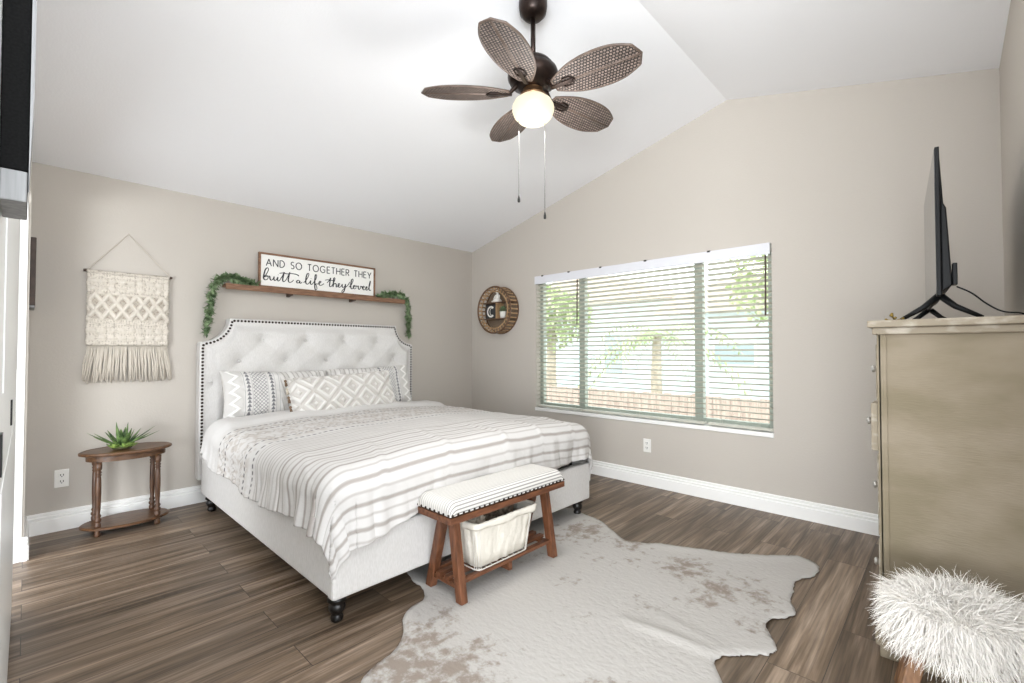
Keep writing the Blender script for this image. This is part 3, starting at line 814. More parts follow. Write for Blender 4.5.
# running script, x-height 1; each word is a list of pen strokes
def word(*strokes): return strokes
SCRIPT = [
 (0.00, [[(0.0, 0.35), (0.5, 1.2), (0.95, 2.5), (0.8, 2.95), (0.45, 2.6), (0.2, 1.5), (0.1, 0.5), (0.35, 0.0), (0.8, 0.25), (0.9, 0.85), (0.5, 1.15), (0.3, 0.75),
        (0.7, 0.85), (1.15, 1.0), (1.25, 0.4), (1.45, 0.05), (1.8, 0.4), (1.95, 1.0), (1.95, 0.4), (2.15, 0.05), (2.45, 0.45), (2.65, 1.0), (2.6, 0.35), (2.8, 0.05),
        (3.15, 0.6), (3.6, 1.7), (3.8, 2.4), (3.65, 1.4), (3.55, 0.4), (3.75, 0.02), (4.15, 0.5), (4.6, 1.7), (4.85, 2.5), (4.7, 1.5), (4.6, 0.4), (4.85, 0.0), (5.25, 0.2), (5.6, 0.7)],
        [(2.95, 1.95), (3.6, 2.15), (4.4, 2.05), (5.2, 2.25), (6.2, 2.15), (6.6, 1.85)], [(2.68, 1.5), (2.75, 1.58)]]),
 (6.05, [[(0.75, 0.6), (0.45, 0.75), (0.15, 0.45), (0.25, 0.08), (0.55, 0.15), (0.75, 0.6), (0.72, 0.2), (0.95, 0.08), (1.2, 0.35)]]),
 (7.55, [[(0.0, 0.3), (0.5, 1.0), (1.0, 2.3), (0.95, 2.8), (0.65, 2.5), (0.45, 1.3), (0.45, 0.3), (0.75, 0.0), (1.15, 0.45), (1.4, 1.0), (1.35, 0.35), (1.6, 0.05), (2.0, 0.6),
        (2.5, 1.7), (2.6, 2.6), (2.35, 2.6), (2.25, 1.2), (2.25, -0.5), (2.4, -1.2), (2.7, -0.9), (2.55, -0.1), (2.4, 0.3), (2.9, 0.35), (3.3, 0.65), (3.55, 1.0), (3.3, 1.1), (3.1, 0.6), (3.3, 0.08), (3.75, 0.2), (4.15, 0.6)],
        [(1.45, 1.5), (1.52, 1.58)]]),
 (11.75, [[(0.6, 0.9), (1.0, 1.5), (1.35, 2.3), (1.2, 1.2), (1.15, 0.2), (1.4, 0.0), (1.75, 0.5), (2.2, 1.7), (2.3, 2.4), (2.05, 2.3), (1.95, 1.0), (1.9, 0.0), (2.05, 0.7), (2.4, 1.0), (2.6, 0.6), (2.6, 0.1),
        (2.9, 0.2), (3.3, 0.7), (3.35, 1.05), (3.1, 1.0), (3.0, 0.45), (3.25, 0.05), (3.65, 0.4), (3.9, 1.0), (3.9, 0.4), (4.15, 0.1), (4.5, 0.6), (4.65, 1.1), (4.55, 0.2), (4.3, -0.9), (3.95, -1.3), (3.85, -0.9), (4.3, -0.2), (4.9, 0.5), (5.35, 1.2), (5.55, 1.8)],
        [(0.2, 1.55), (0.8, 1.75), (1.5, 1.65), (2.2, 1.8)]]),
 (17.2, [[(0.0, 0.4), (0.45, 1.0), (0.9, 2.2), (0.85, 2.7), (0.55, 2.4), (0.4, 1.2), (0.4, 0.3), (0.7, 0.0), (1.05, 0.4), (1.35, 0.95), (1.1, 0.95), (1.0, 0.4), (1.25, 0.05), (1.6, 0.4), (1.55, 0.95), (1.85, 0.85), (2.1, 1.0), (2.15, 0.4), (2.35, 0.05),
        (2.65, 0.5), (2.7, 1.0), (3.0, 0.85), (3.2, 0.5), (3.55, 0.8), (3.5, 1.1), (3.25, 0.95), (3.2, 0.4), (3.45, 0.05), (3.9, 0.4), (4.3, 0.95), (4.05, 1.0), (3.95, 0.45), (4.15, 0.05), (4.5, 0.4), (4.85, 1.3), (5.05, 2.4), (5.0, 2.7), (4.75, 1.4), (4.75, 0.3), (4.95, 0.05), (5.2, 0.3)]])]
ux_ = (SGX1 - SGX0 - 0.075) / 22.5; uz = 0.036
for xo, strokes in SCRIPT:
    bm = B()
    for s in strokes:
        pts = spline(s, 6)
        q = [(SGX0 + 0.035 + (xo + a) * ux_ , SGZ + 0.065 + b * uz) for a, b in pts]
        wd = []
        for i in range(len(q)):
            a = q[max(i - 1, 0)]; b = q[min(i + 1, len(q) - 1)]
            dn = (a[1] - b[1]) / (math.dist(a, b) + 1e-9)        # heavier down-strokes
            wd.append(0.0062 + 0.0042 * max(dn, 0))
        ribbon(bm, q, wd, ya + 0.0075, ya + 0.0105)
    obj('script_word', bm, m_ink, sg)

# garlands of small leaves over the shelf ends
def garland(pts, label, seed):
    R_ = random.Random(seed)
    g = thing('leaf_garland', label, 'garland', pts[0], 'green leaf garlands on the wall shelf')
    paths = []
    for k in range(3):
        paths.append(spline([(p[0] + R_.uniform(-0.014, 0.014), p[1] + R_.uniform(-0.012, 0.006), p[2] + R_.uniform(-0.008, 0.012)) for p in pts], 8))
    bm = B()
    for q in paths: tube(bm, q, 0.0022, 5)
    obj('stem', bm, m_stem, g)
    bm = B()
    for q in paths:
        for i in range(len(q) - 1):
            a, b = Vector(q[i]), Vector(q[i + 1])
            for _ in range(4):
                c = a.lerp(b, R_.random()); v = Vector((R_.gauss(0, 1), R_.gauss(0, 0.8) - 0.35, R_.gauss(0, 0.9))).normalized()
                leaf_quads(bm, c, v, R_.uniform(0.034, 0.062), R_.uniform(0.022, 0.032))
    obj('leaves', bm, m_leaf, g)
    return g
gy = Y0 - 0.06
garland([(1.335, gy, 1.765), (1.25, gy, 1.785), (1.15, gy - 0.01, 1.80), (1.07, gy - 0.02, 1.785), (1.02, gy - 0.01, 1.70), (1.00, gy, 1.58), (0.995, gy + 0.01, 1.46), (0.98, gy + 0.01, 1.345)],
        'green leafy garland draped over the left end of the wall shelf', 4)
garland([(2.50, gy, 1.765), (2.56, gy, 1.785), (2.66, gy - 0.01, 1.805), (2.76, gy - 0.02, 1.795), (2.83, gy - 0.01, 1.72), (2.855, gy, 1.62), (2.87, gy + 0.01, 1.5), (2.87, gy + 0.01, 1.37)],
        'green leafy garland draped over the right end of the wall shelf', 9)

# ------------------------------------------------------------------ macrame
mc = thing('macrame_hanging', 'cream macrame wall hanging with diamond knots and fringe', 'wall hanging', (0.505, Y0, 0.985))
MX0, MX1, MZ1, MZ0 = 0.284, 0.737, 1.757, 1.243
U, V = np.meshgrid(np.linspace(0, 1, 240), np.linspace(0, 1, 260), indexing='ij')
X = U * 0.453; Zd = (1 - V) * 0.514                     # distance below the dowel
rel = 0.0038 * np.sin(X * 2 * PI / 0.017) * np.sin(Zd * 2 * PI / 0.015)
def cells(z0, z1, wx, amp):
    w_ = ((Zd > z0) & (Zd < z1)) * np.sin(np.clip((Zd - z0) / (z1 - z0), 0, 1) * PI)
    return amp * w_ * np.abs(np.sin(X * PI / wx))
rel = rel + cells(0.045, 0.085, 0.053, 0.011) + cells(0.10, 0.135, 0.053, 0.009) + cells(0.39, 0.43, 0.053, 0.011) + cells(0.445, 0.485, 0.053, 0.010)
a = np.abs(((X / 0.0755 + (Zd - 0.155) / 0.112) % 1) - 0.5); b = np.abs(((X / 0.0755 - (Zd - 0.155) / 0.112) % 1) - 0.5)
dl = np.minimum(a, b)
inz = sm(0.148, 0.16, Zd) * (1 - sm(0.325, 0.34, Zd)) * sm(0.0, 0.012, np.minimum(X, 0.453 - X))
rel = rel + 0.016 * inz * (1 - sm(0.04, 0.12, dl)) - 0.004 * inz
for zb in (0.012, 0.03, 0.145, 0.36, 0.50): rel = rel + 0.005 * np.exp(-((Zd - zb) / 0.006) ** 2)
scal = 0.004 * np.sin(V * 40)
# openwork: wall behind the cord gaps and its shade are painted into the colour
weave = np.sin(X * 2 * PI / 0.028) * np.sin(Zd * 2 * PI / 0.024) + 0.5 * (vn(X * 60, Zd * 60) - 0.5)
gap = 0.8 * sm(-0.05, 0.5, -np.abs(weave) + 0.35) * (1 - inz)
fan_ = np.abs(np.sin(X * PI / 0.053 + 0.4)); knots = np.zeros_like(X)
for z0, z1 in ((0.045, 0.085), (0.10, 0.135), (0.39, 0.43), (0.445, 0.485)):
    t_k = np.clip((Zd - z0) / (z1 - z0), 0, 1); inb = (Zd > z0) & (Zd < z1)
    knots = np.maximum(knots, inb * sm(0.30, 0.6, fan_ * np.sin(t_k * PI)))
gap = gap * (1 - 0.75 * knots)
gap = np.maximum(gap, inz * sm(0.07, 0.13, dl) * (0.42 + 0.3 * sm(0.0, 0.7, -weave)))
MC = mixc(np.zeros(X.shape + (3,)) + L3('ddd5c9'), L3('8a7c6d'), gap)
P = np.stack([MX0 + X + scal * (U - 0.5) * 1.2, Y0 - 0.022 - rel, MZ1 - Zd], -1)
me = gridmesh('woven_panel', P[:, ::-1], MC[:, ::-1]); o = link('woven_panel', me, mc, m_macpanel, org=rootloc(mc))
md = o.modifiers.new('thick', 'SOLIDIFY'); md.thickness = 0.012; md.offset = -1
bm = B(); tube(bm, [(MX0 - 0.015, Y0 - 0.022, MZ1 + 0.004), (MX1 + 0.015, Y0 - 0.022, MZ1 + 0.004)], 0.007, 10); obj('dowel', bm, m_macrame, mc, smooth=True)
for x in (MX0 - 0.016, MX1 + 0.016):
    bm = B(); tube(bm, [(x - 0.008, Y0 - 0.022, MZ1 + 0.004), (x + 0.008, Y0 - 0.022, MZ1 + 0.004)], 0.0095, 10); obj('dowel_cap', bm, m_dowel, mc, smooth=True)
bm = B(); tube(bm, [(MX0 - 0.005, Y0 - 0.022, MZ1 + 0.008), (0.50, Y0 - 0.006, 2.055), (MX1 + 0.01, Y0 - 0.022, MZ1 + 0.008)], 0.0026, 6); obj('hanging_cord', bm, m_macrame, mc)
bm = B(); R_ = random.Random(2)
for k in range(64):
    x = MX0 + (k + 0.5) / 64 * 0.453; sx = (x - 0.508) * 0.12
    zb = 0.985 + R_.uniform(-0.012, 0.014); y = Y0 - 0.020 - R_.uniform(0, 0.014)
    tube(bm, [(x, Y0 - 0.022, MZ0 + 0.004), (x + R_.uniform(-.004, .004), y - 0.004, MZ0 - 0.05), (x + sx * 0.6 + R_.uniform(-.007, .007), y, MZ0 - 0.14), (x + sx + R_.uniform(-.008, .008), y, zb)],
         [0.0035, 0.0048, 0.0055, 0.0045], 6)
obj('fringe', bm, m_macrame, mc, smooth=True)

# dark framed picture on the return wall, seen edge on
bm = B(); box(bm, 0.005, 0.030, 3.98, 4.28, 1.475, 1.885)
df = thing('picture_frame', 'dark brown frame seen edge on at the far left wall corner', 'picture frame', (0.005, 4.13, 1.475))
obj('frame', bm, m_darkframe, df, bevel=0.003)
bm = B(); box(bm, 0.005, 0.028, 3.985, 4.275, 1.462, 1.4745); obj('frame_edge', bm, m_silver, df)

# black panel with silver edging hung high on the door
bp2 = thing('wall_panel', 'black panel with a brushed silver band and edge high on the white door at far left', 'panel', (-0.02, 0.9, 1.40))
bm = B(); box(bm, -0.0305, -0.0022, 0.95, 1.08, 1.4555, 2.06); obj('black_board', bm, m_blackpanel, bp2, bevel=0.002)
bm = B(); box(bm, -0.0305, -0.0030, 0.949, 1.08, 1.411, 1.455); obj('silver_band', bm, m_silver, bp2, bevel=0.002)
bm = B(); prism(bm, [(-0.0020, 1.412), (-0.0012, 1.46), (0.0018, 1.56), (0.0036, 2.06), (-0.0020, 2.06)], 'y', 0.947, 1.08); obj('silver_edge', bm, m_silver, bp2)

# ------------------------------------------------------------------ outlets
def outlet(c, axis, label):
    o = thing('wall_outlet', label, 'outlet', c, 'white wall outlets')
    def bx(bm, a0, a1, z0, z1, d0, d1):
        if axis == 'y': box(bm, c[0] + a0, c[0] + a1, c[1] - d1, c[1] - d0, c[2] + z0, c[2] + z1)
        else: box(bm, c[0] - d1, c[0] - d0, c[1] + a0, c[1] + a1, c[2] + z0, c[2] + z1)
    bm = B(); bx(bm, -0.036, 0.036, -0.059, 0.059, 0, 0.006); obj('cover_plate', bm, m_plate, o, bevel=0.003)
    for z in (-0.021, 0.021):
        bm = B(); bx(bm, -0.017, 0.017, z - 0.014, z + 0.014, 0.006, 0.009); s = obj('socket', bm, m_plate, o, bevel=0.002)
        bm = B()
        for a, w_ in ((-0.008, 0.004), (0.006, 0.004)): bx(bm, a, a + w_, z - 0.003, z + 0.009, 0.009, 0.0098)
        bx(bm, -0.003, 0.003, z - 0.011, z - 0.006, 0.009, 0.0098)
        obj('slots', bm, m_slot, s)
outlet((0.174, Y0, 0.345), 'y', 'white wall outlet left of the oval side table')
outlet((X0, 1.985, 0.355), 'x', 'white wall outlet on the wall below the window')

# ------------------------------------------------------------------ oval side table and its plant
TX, TY = 0.486, 4.11
st = thing('side_table', 'small oval brown wooden side table with lower shelf left of the bed', 'side table', (TX, TY, 0))
def oval(bm, rx, ry, prof):
    rings = []
    for k, z in prof:
        rings.append([bm.verts.new((TX + (rx + k) * math.cos(2 * PI * i / 64), TY + (ry + k) * math.sin(2 * PI * i / 64), z)) for i in range(64)])
    for a, b in zip(rings, rings[1:]):
        for i in range(64): bm.faces.new((a[i], a[(i + 1) % 64], b[(i + 1) % 64], b[i]))
    bm.faces.new(rings[0][::-1]); bm.faces.new(rings[-1])
bm = B(); oval(bm, 0.25, 0.17, [(-0.012, 0.516), (-0.002, 0.520), (0, 0.528), (-0.003, 0.534), (-0.012, 0.538), (-0.02, 0.536)]); obj('table_top', bm, m_walnut, st)
bm = B(); oval(bm, 0.212, 0.135, [(0, 0.478), (0, 0.517)]); obj('apron', bm, m_walnut, st)
bm = B(); oval(bm, 0.238, 0.158, [(-0.01, 0.04), (0, 0.045), (0, 0.054), (-0.008, 0.060)]); obj('lower_shelf', bm, m_walnut, st)
LP = [(0.0, 0.057)]
prof = [(0.016, 0.059), (0.018, 0.066), (0.018, 0.085), (0.012, 0.09), (0.0195, 0.10), (0.0195, 0.112), (0.012, 0.12), (0.0185, 0.133), (0.012, 0.147), (0.0145, 0.19), (0.0165, 0.28), (0.0145, 0.38), (0.012, 0.388), (0.0175, 0.396), (0.012, 0.405), (0.0185, 0.414), (0.012, 0.424), (0.0185, 0.434), (0.0185, 0.478)]
foot = [(0.010, 0.0), (0.017, 0.006), (0.019, 0.018), (0.014, 0.03), (0.018, 0.041)]
for sx in (-1, 1):
    for sy in (-1, 1):
        bm = B(); x, y = TX + sx * 0.155, TY + sy * 0.10
        lathe(bm, prof, x, y, 18); l = obj('leg', bm, m_walnut_v, st, smooth=True)
        bm = B(); lathe(bm, foot, x, y, 16); obj('bun_foot', bm, m_walnut_v, l, smooth=True)
sp = thing('succulent_plant', 'green succulent plant with spiky leaves on the oval side table', 'plant', (TX - 0.03, TY - 0.01, 0.5385))
def thickleaf(bm, base, d, ln, wd, curl=0.2):
    d = Vector(d).normalized(); s = d.cross(Vector((0, 0, 1)))
    if s.length < 1e-3: s = Vector((1, 0, 0))
    s.normalize(); n = s.cross(d); rings = []
    for t, w_ in ((0, 0.55), (0.25, 0.95), (0.5, 1.0), (0.75, 0.62), (0.93, 0.25), (1, 0.06)):
        c = Vector(base) + d * ln * t - n * (-curl) * ln * t * t
        rings.append([bm.verts.new(c + s * w_ * wd / 2 * math.cos(a) + n * w_ * wd * (0.16 * math.sin(a) + 0.10 * abs(math.cos(a)))) for a in [2 * PI * i / 8 for i in range(8)]])
    for a, b in zip(rings, rings[1:]):
        for i in range(8): bm.faces.new((a[i], a[(i + 1) % 8], b[(i + 1) % 8], b[i]))
    bm.faces.new(rings[0][::-1]); bm.faces.new(rings[-1])
R_ = random.Random(11); bm = B(); px_, py_, pz_ = TX - 0.03, TY - 0.01, 0.5385
for k in range(19):
    a = k * 2.399; el = R_.uniform(0.40, 1.4); ln = R_.uniform(0.09, 0.165)
    thickleaf(bm, (px_ + 0.02 * math.cos(a), py_ + 0.015 * math.sin(a), pz_ + 0.02), (math.cos(a) * math.cos(el), math.sin(a) * 0.8 * math.cos(el), math.sin(el)), ln, R_.uniform(0.024, 0.036), 0.06)
for dx_, dz_ in ((-0.82, 0.42), (0.85, 0.5), (0.9, 0.28)):
    thickleaf(bm, (px_ + dx_ * 0.03, py_ - 0.01, pz_ + 0.03), (dx_, -0.15, dz_), 0.19, 0.022, 0.1)
obj('spiky_leaves', bm, m_leafd, sp, smooth=True)
bm = B()
for cx_, cy_ in ((-0.055, -0.05), (0.005, -0.07), (0.05, -0.045), (0.06, 0.02), (-0.06, 0.02)):
    for k in range(14):
        a = k * 2.399; el = 0.15 + 1.2 * k / 14; ln = 0.045 * (1 - 0.45 * k / 14)
        thickleaf(bm, (px_ + cx_ * 0.8, py_ + cy_ * 0.8, pz_ + 0.013), (math.cos(a) * math.cos(el), math.sin(a) * math.cos(el), math.sin(el)), ln, 0.022, 0.25)
obj('rosettes', bm, m_leafl, sp, smooth=True)
bm = B(); lathe(bm, [(0.04, 0.5385), (0.055, 0.543), (0.05, 0.558), (0.03, 0.568)], px_, py_, 16); obj('plant_base', bm, m_stem, sp, smooth=True)

# ------------------------------------------------------------------ cowhide rug
RUG = [(1.40, 2.06), (1.50, 2.24), (1.8, 2.34), (2.2, 2.36), (2.6, 2.28), (2.80, 2.17), (2.885, 2.08), (2.84, 1.99), (2.80, 1.81), (2.70, 1.64), (2.625, 1.505), (2.68, 1.37), (2.735, 1.25), (2.79, 1.12), (2.835, 1.004),
       (2.89, 0.91), (2.954, 0.821), (3.03, 0.73), (3.10, 0.655), (3.095, 0.60), (3.035, 0.545), (2.90, 0.545), (2.78, 0.60), (2.70, 0.595), (2.62, 0.58), (2.53, 0.572), (2.45, 0.533), (2.39, 0.54), (2.30, 0.595), (2.225, 0.60), (2.17, 0.565), (2.10, 0.527),
       (2.045, 0.532), (1.99, 0.575), (1.94, 0.625), (1.89, 0.665), (1.83, 0.672), (1.78, 0.64), (1.73, 0.605), (1.62, 0.56), (1.45, 0.54), (1.25, 0.56), (1.08, 0.66), (1.02, 0.80), (0.90, 0.87), (0.72, 0.90), (0.62, 1.05), (0.66, 1.25), (0.76, 1.42), (0.845, 1.555),
       (0.93, 1.60), (1.03, 1.625), (1.11, 1.69), (1.165, 1.775), (1.24, 1.825), (1.33, 1.85), (1.385, 1.94)]
out = np.array(spline(RUG, 8, True))
for i in range(len(out)): out[i] += (vn(i * 0.9, 3.3) - 0.5) * 0.012
from mathutils.geometry import delaunay_2d_cdt
def inside(px, py, poly):
    r = np.zeros(px.shape, bool); n = len(poly); j = n - 1
    for i in range(n):
        xi, yi = poly[i]; xj, yj = poly[j]
        c = ((yi > py) != (yj > py)) & (px < (xj - xi) * (py - yi) / (yj - yi + 1e-12) + xi); r ^= c; j = i
    return r
def edgedist(px, py, poly):
    d = np.full(px.shape, 9.0)
    for (x1, y1), (x2, y2) in zip(poly, np.roll(poly, -1, 0)):
        dx_, dy_ = x2 - x1, y2 - y1; t = np.clip(((px - x1) * dx_ + (py - y1) * dy_) / (dx_ * dx_ + dy_ * dy_ + 1e-12), 0, 1)
        d = np.minimum(d, np.hypot(px - x1 - t * dx_, py - y1 - t * dy_))
    return d
GX, GY = np.meshgrid(np.arange(0.6, 3.15, 0.016), np.arange(0.5, 2.4, 0.016), indexing='ij'); GX = GX.ravel() + np.random.rand(GX.size) * 0.006; GY = GY.ravel() + np.random.rand(GY.size) * 0.006
ok = inside(GX, GY, out); GX, GY = GX[ok], GY[ok]; ok = edgedist(GX, GY, out) > 0.007; GX, GY = GX[ok], GY[ok]
no = len(out)
pv = [Vector((x, y)) for x, y in out] + [Vector((x, y)) for x, y in zip(GX, GY)]
cv, ce, cf, *_x = delaunay_2d_cdt(pv, [(i, (i + 1) % no) for i in range(no)], [], 1, 1e-6)
P2 = np.array([(v.x, v.y) for v in cv]); rx_, ry_ = P2[:, 0], P2[:, 1]
def foldline(x1, y1, x2, y2, w_, amp):
    dx_, dy_ = x2 - x1, y2 - y1; L2 = dx_ ** 2 + dy_ ** 2
    t = np.clip(((rx_ - x1) * dx_ + (ry_ - y1) * dy_) / L2, 0, 1)
    dd = np.hypot(rx_ - x1 - t * dx_, ry_ - y1 - t * dy_)
    return amp * np.exp(-(dd / w_) ** 2) * np.sin(np.clip(t, 0.05, 1) * PI * 0.75 + 0.3)
edge_ = edgedist(rx_, ry_, out)
rz_ = 0.006 + 0.004 * sm(0, 0.03, edge_) + 0.003 * vn(rx_ * 5, ry_ * 5)
rz_ = rz_ + np.clip(foldline(1.84, 1.07, 1.88, 0.70, 0.03, 0.014), 0, 1) + np.clip(foldline(1.99, 1.0, 1.93, 0.68, 0.035, 0.007), 0, 1) 
rz_ = rz_ + 0.010 * sm(0.62, 0.8, vn(rx_ * 4 + 3, ry_ * 4)) * (1 - sm(0.0, 0.10, edge_))
mask = np.zeros_like(rx_)
for x, y, r, a in ((2.55, 1.78, 0.22, 1), (2.33, 1.85, 0.16, .8), (2.60, 1.45, 0.15, .9), (2.28, 1.5, 0.13, .6), (2.5, 1.07, 0.17, 1), (2.38, 0.86, 0.15, 1), (2.22, 0.88, 0.12, .8), (2.45, 0.70, 0.14, .8), (2.62, 0.8, 0.15, .5), (1.0, 1.50, 0.2, 1.2), (1.15, 1.6, 0.16, 1),
                   (1.1, 1.35, 0.2, 1.1), (1.27, 1.38, 0.1, .8), (1.3, 1.7, 0.12, .6), (2.0, 1.05, 0.10, .6), (1.75, 1.25, 0.1, .45), (1.95, 1.45, 0.12, .5), (2.2, 0.65, 0.12, .7), (0.85, 1.2, 0.25, 1), (1.3, 0.8, 0.25, .9), (2.4, 1.3, .12, .5), (2.05, 1.75, .12, .5)):
    mask = np.maximum(mask, a * np.exp(-((rx_ - x) ** 2 + (ry_ - y) ** 2) / (r * r)))
me = bpy.data.meshes.new('cowhide_rug')
me.from_pydata(np.stack([rx_, ry_, rz_], -1).tolist(), [], [list(f) for f in cf])
at = me.color_attributes.new('col', 'FLOAT_COLOR', 'POINT'); at.data.foreach_set('color', np.stack([mask, mask, mask, np.ones_like(mask)], -1).astype(np.float32).ravel())
me.update()
if me.polygons[0].normal.z < 0: me.flip_normals()
m_rug, nt, b = newmat('cowhide'); N, L = nt.nodes, nt.links
tc = N.new('ShaderNodeTexCoord'); at = N.new('ShaderNodeAttribute'); at.attribute_name = 'col'
n1 = N.new('ShaderNodeTexNoise'); n1.inputs['Scale'].default_value = 20; n1.inputs['Detail'].default_value = 6; n1.inputs['Roughness'].default_value = 0.65
L.new(tc.outputs['Object'], n1.inputs['Vector'])
mm = N.new('ShaderNodeMath'); mm.operation = 'MULTIPLY_ADD'; mm.inputs[1].default_value = 0.30
L.new(at.outputs['Fac'], mm.inputs[0]); L.new(n1.outputs['Fac'], mm.inputs[2])
r = N.new('ShaderNodeValToRGB'); e = r.color_ramp.elements
e[0].position = 0.66; e[0].color = lin('b7b3ae'); e[1].position = 0.84; e[1].color = lin('91867c')
L.new(mm.outputs[0], r.inputs[0]); L.new(r.outputs[0], b.inputs['Base Color'])
b.inputs['Roughness'].default_value = 0.9; b.inputs['Specular IOR Level'].default_value = 0.15
mp = N.new('ShaderNodeMapping'); mp.inputs['Scale'].default_value = (1, 0.6, 1); mp.inputs['Rotation'].default_value = (0, 0, 0.6); L.new(tc.outputs['Object'], mp.inputs[0])
n2 = N.new('ShaderNodeTexNoise'); n2.inputs['Scale'].default_value = 55; n2.inputs['Detail'].default_value = 5; L.new(mp.outputs[0], n2.inputs['Vector'])
bp = N.new('ShaderNodeBump'); bp.inputs['Strength'].default_value = 0.55; bp.inputs['Distance'].default_value = 0.008; L.new(n2.outputs['Fac'], bp.inputs['Height']); L.new(bp.outputs[0], b.inputs['Normal'])
rug = link('cowhide_rug', me, None, m_rug)
md = rug.modifiers.new('thick', 'SOLIDIFY'); md.thickness = 0.004; md.offset = -1
tag(rug, 'cream cowhide rug with beige spots on the floor at the foot of the bed', 'rug')

# ------------------------------------------------------------------ bench at the foot of the bed
QX0, QX1, QY0, QY1, QB = 1.335, 2.19, 1.655, 1.925, 0.014
bn = thing('bench', 'striped cushioned bench with brown A-frame legs at the foot of the bed', 'bench', (1.76, 1.8, QB))
# cushion
nu, nv = 170, 180
U, V = np.meshgrid(np.linspace(-1, 1, nu), np.linspace(-1, 1, nv), indexing='ij')
hx, hy, rr = (QX1 - QX0) / 2, (QY1 - QY0) / 2, 0.045
def edge_round(t, half):
    """arc-length-ish map: centre flat, edges roll down"""
    tot = half - rr + rr * PI / 2 + 0.015
    s = np.abs(t) * tot; flat = half - rr
    ang = np.clip((s - flat) / rr, 0, PI / 2)
    pos = np.where(s < flat, s, flat + rr * np.sin(ang)); dr_ = np.where(s < flat, 0, rr * (1 - np.cos(ang))) + np.clip(s - flat - rr * PI / 2, 0, None)
    return np.sign(t) * pos, dr_
ex, dX = edge_round(U, hx); ey, dY = edge_round(V, hy)
czz = 0.505 - np.minimum(dX + dY, 0.062) + 0.006 * (1 - U ** 4) * (1 - V ** 2)
P = np.stack([1.7625 + ex, 1.79 + ey, czz], -1)
Cb = np.zeros((nu, nv, 3)) + L3('dfdcd6')
av = (V + 1) / 2 * 0.36
stp = np.abs(((av / 0.0165) % 1) - 0.5)
fade = sm(0.0, 0.10, np.minimum(av, 0.36 - av)); 
Cb = mixc(Cb, L3('6e6a68'), (1 - sm(0.16, 0.22, stp)) * (0.75 - 0.45 * sm(0.04, 0.12, np.minimum(av, 0.36 - av))))
me = gridmesh('cushion', P, Cb); link('cushion', me, bn, m_duvet, org=rootloc(bn))
bm = B()
box(bm, QX0, QX1, QY0, QY1, 0.405, 0.437)
sf = obj('seat_frame', bm, m_bench_h, bn, bevel=0.004)
bm = B()
def nailrow(p0, p1, nrm):
    n = int(math.dist(p0, p1) / 0.033)
    for i in range(n + 1):
        t = i / n; p = Vector(p0).lerp(Vector(p1), t)
        Mx = Matrix.Translation(p) @ Vector(nrm).to_track_quat('Z', 'Y').to_matrix().to_4x4()
        lathe(bm, [(0.0068, -0.001), (0.0068, 0.001), (0.005, 0.0035), (0.002, 0.0045)], 0, 0, 8, Mx)
nailrow((QX0 + 0.012, QY0 - 0.0005, 0.448), (QX1 - 0.012, QY0 - 0.0005, 0.448), (0, -1, 0))
nailrow((QX0 - 0.0005, QY0 + 0.015, 0.448), (QX0 - 0.0005, QY1 - 0.012, 0.448), (-1, 0, 0))
nailrow((QX1 + 0.0005, QY0 + 0.015, 0.448), (QX1 + 0.0005, QY1 - 0.012, 0.448), (1, 0, 0))
o = obj('nailhead_trim', bm, m_nail, bn, smooth=True); o['kind'] = 'stuff'
LX = (1.432, 2.115)
for x in LX:
    for yt, yb_ in ((1.755, 1.688), (1.825, 1.93)):
        bm = B(); bar(bm, (x, yb_, QB), (x, yt, 0.406), 0.044, 0.040, (1, 0, 0), True); obj('leg', bm, m_bench, bn, bevel=0.003)
def leg_y(z, front): 
    t = (z - QB) / (0.406 - QB)
    return (1.688 + (1.755 - 1.688) * t) if front else (1.93 + (1.825 - 1.93) * t)
ZS = 0.095
for x in LX:
    bm = B(); box(bm, x - 0.012, x + 0.012, leg_y(ZS, True), leg_y(ZS, False), ZS - 0.025, ZS - 0.0005); obj('end_rail', bm, m_bench_h, bn, bevel=0.002)
for y in (leg_y(ZS, True) + 0.004, 1.785, 1.845, leg_y(ZS, False) - 0.006):
    bm = B(); box(bm, LX[0] - 0.02, LX[1] + 0.02, y - 0.016, y + 0.016, ZS, ZS + 0.018); obj('shelf_slat', bm, m_bench_h, bn, bevel=0.002)
bm = B(); box(bm, 1.765, 1.789, 1.70, 1.92, ZS - 0.05, ZS - 0.0005); obj('shelf_batten', bm, m_bench_h, bn, bevel=0.002)

# basket under the bench with its contents
KZ = ZS + 0.0185
bk = thing('wire_basket', 'white wire basket with a canvas liner on the lower shelf of the bench', 'basket', (1.73, 1.80, KZ))
def ring_pts(hx, hy, z, n=12, cr=0.03):
    pts = []
    for sx, sy, a0 in ((1, 1, 0), (-1, 1, 90), (-1, -1, 180), (1, -1, 270)):
        for i in range(n + 1):
            a = math.radians(a0 + 90 * i / n); pts.append((1.73 + sx * (hx - cr) + cr * math.cos(a), 1.795 + sy * (hy - cr) + cr * math.sin(a), z))
    return pts
bm = B()
for f in (0.0, 1.0):
    hx_, hy_, z_ = 0.185 + 0.03 * f, 0.095 + 0.022 * f, KZ + 0.004 + 0.235 * f
    p = ring_pts(hx_, hy_, z_); tube(bm, p + [p[0]], 0.0035, 6, False)
lo = ring_pts(0.185, 0.095, KZ + 0.004); hi = ring_pts(0.215, 0.117, KZ + 0.239)
for i in range(0, len(lo), 3): tube(bm, [lo[i], hi[i]], 0.0022, 5)
for k in range(9):
    x = 1.73 - 0.16 + k * 0.04; tube(bm, [(x, 1.70, KZ + 0.003), (x, 1.89, KZ + 0.003)], 0.002, 5)
obj('wire_frame', bm, m_wire, bk)
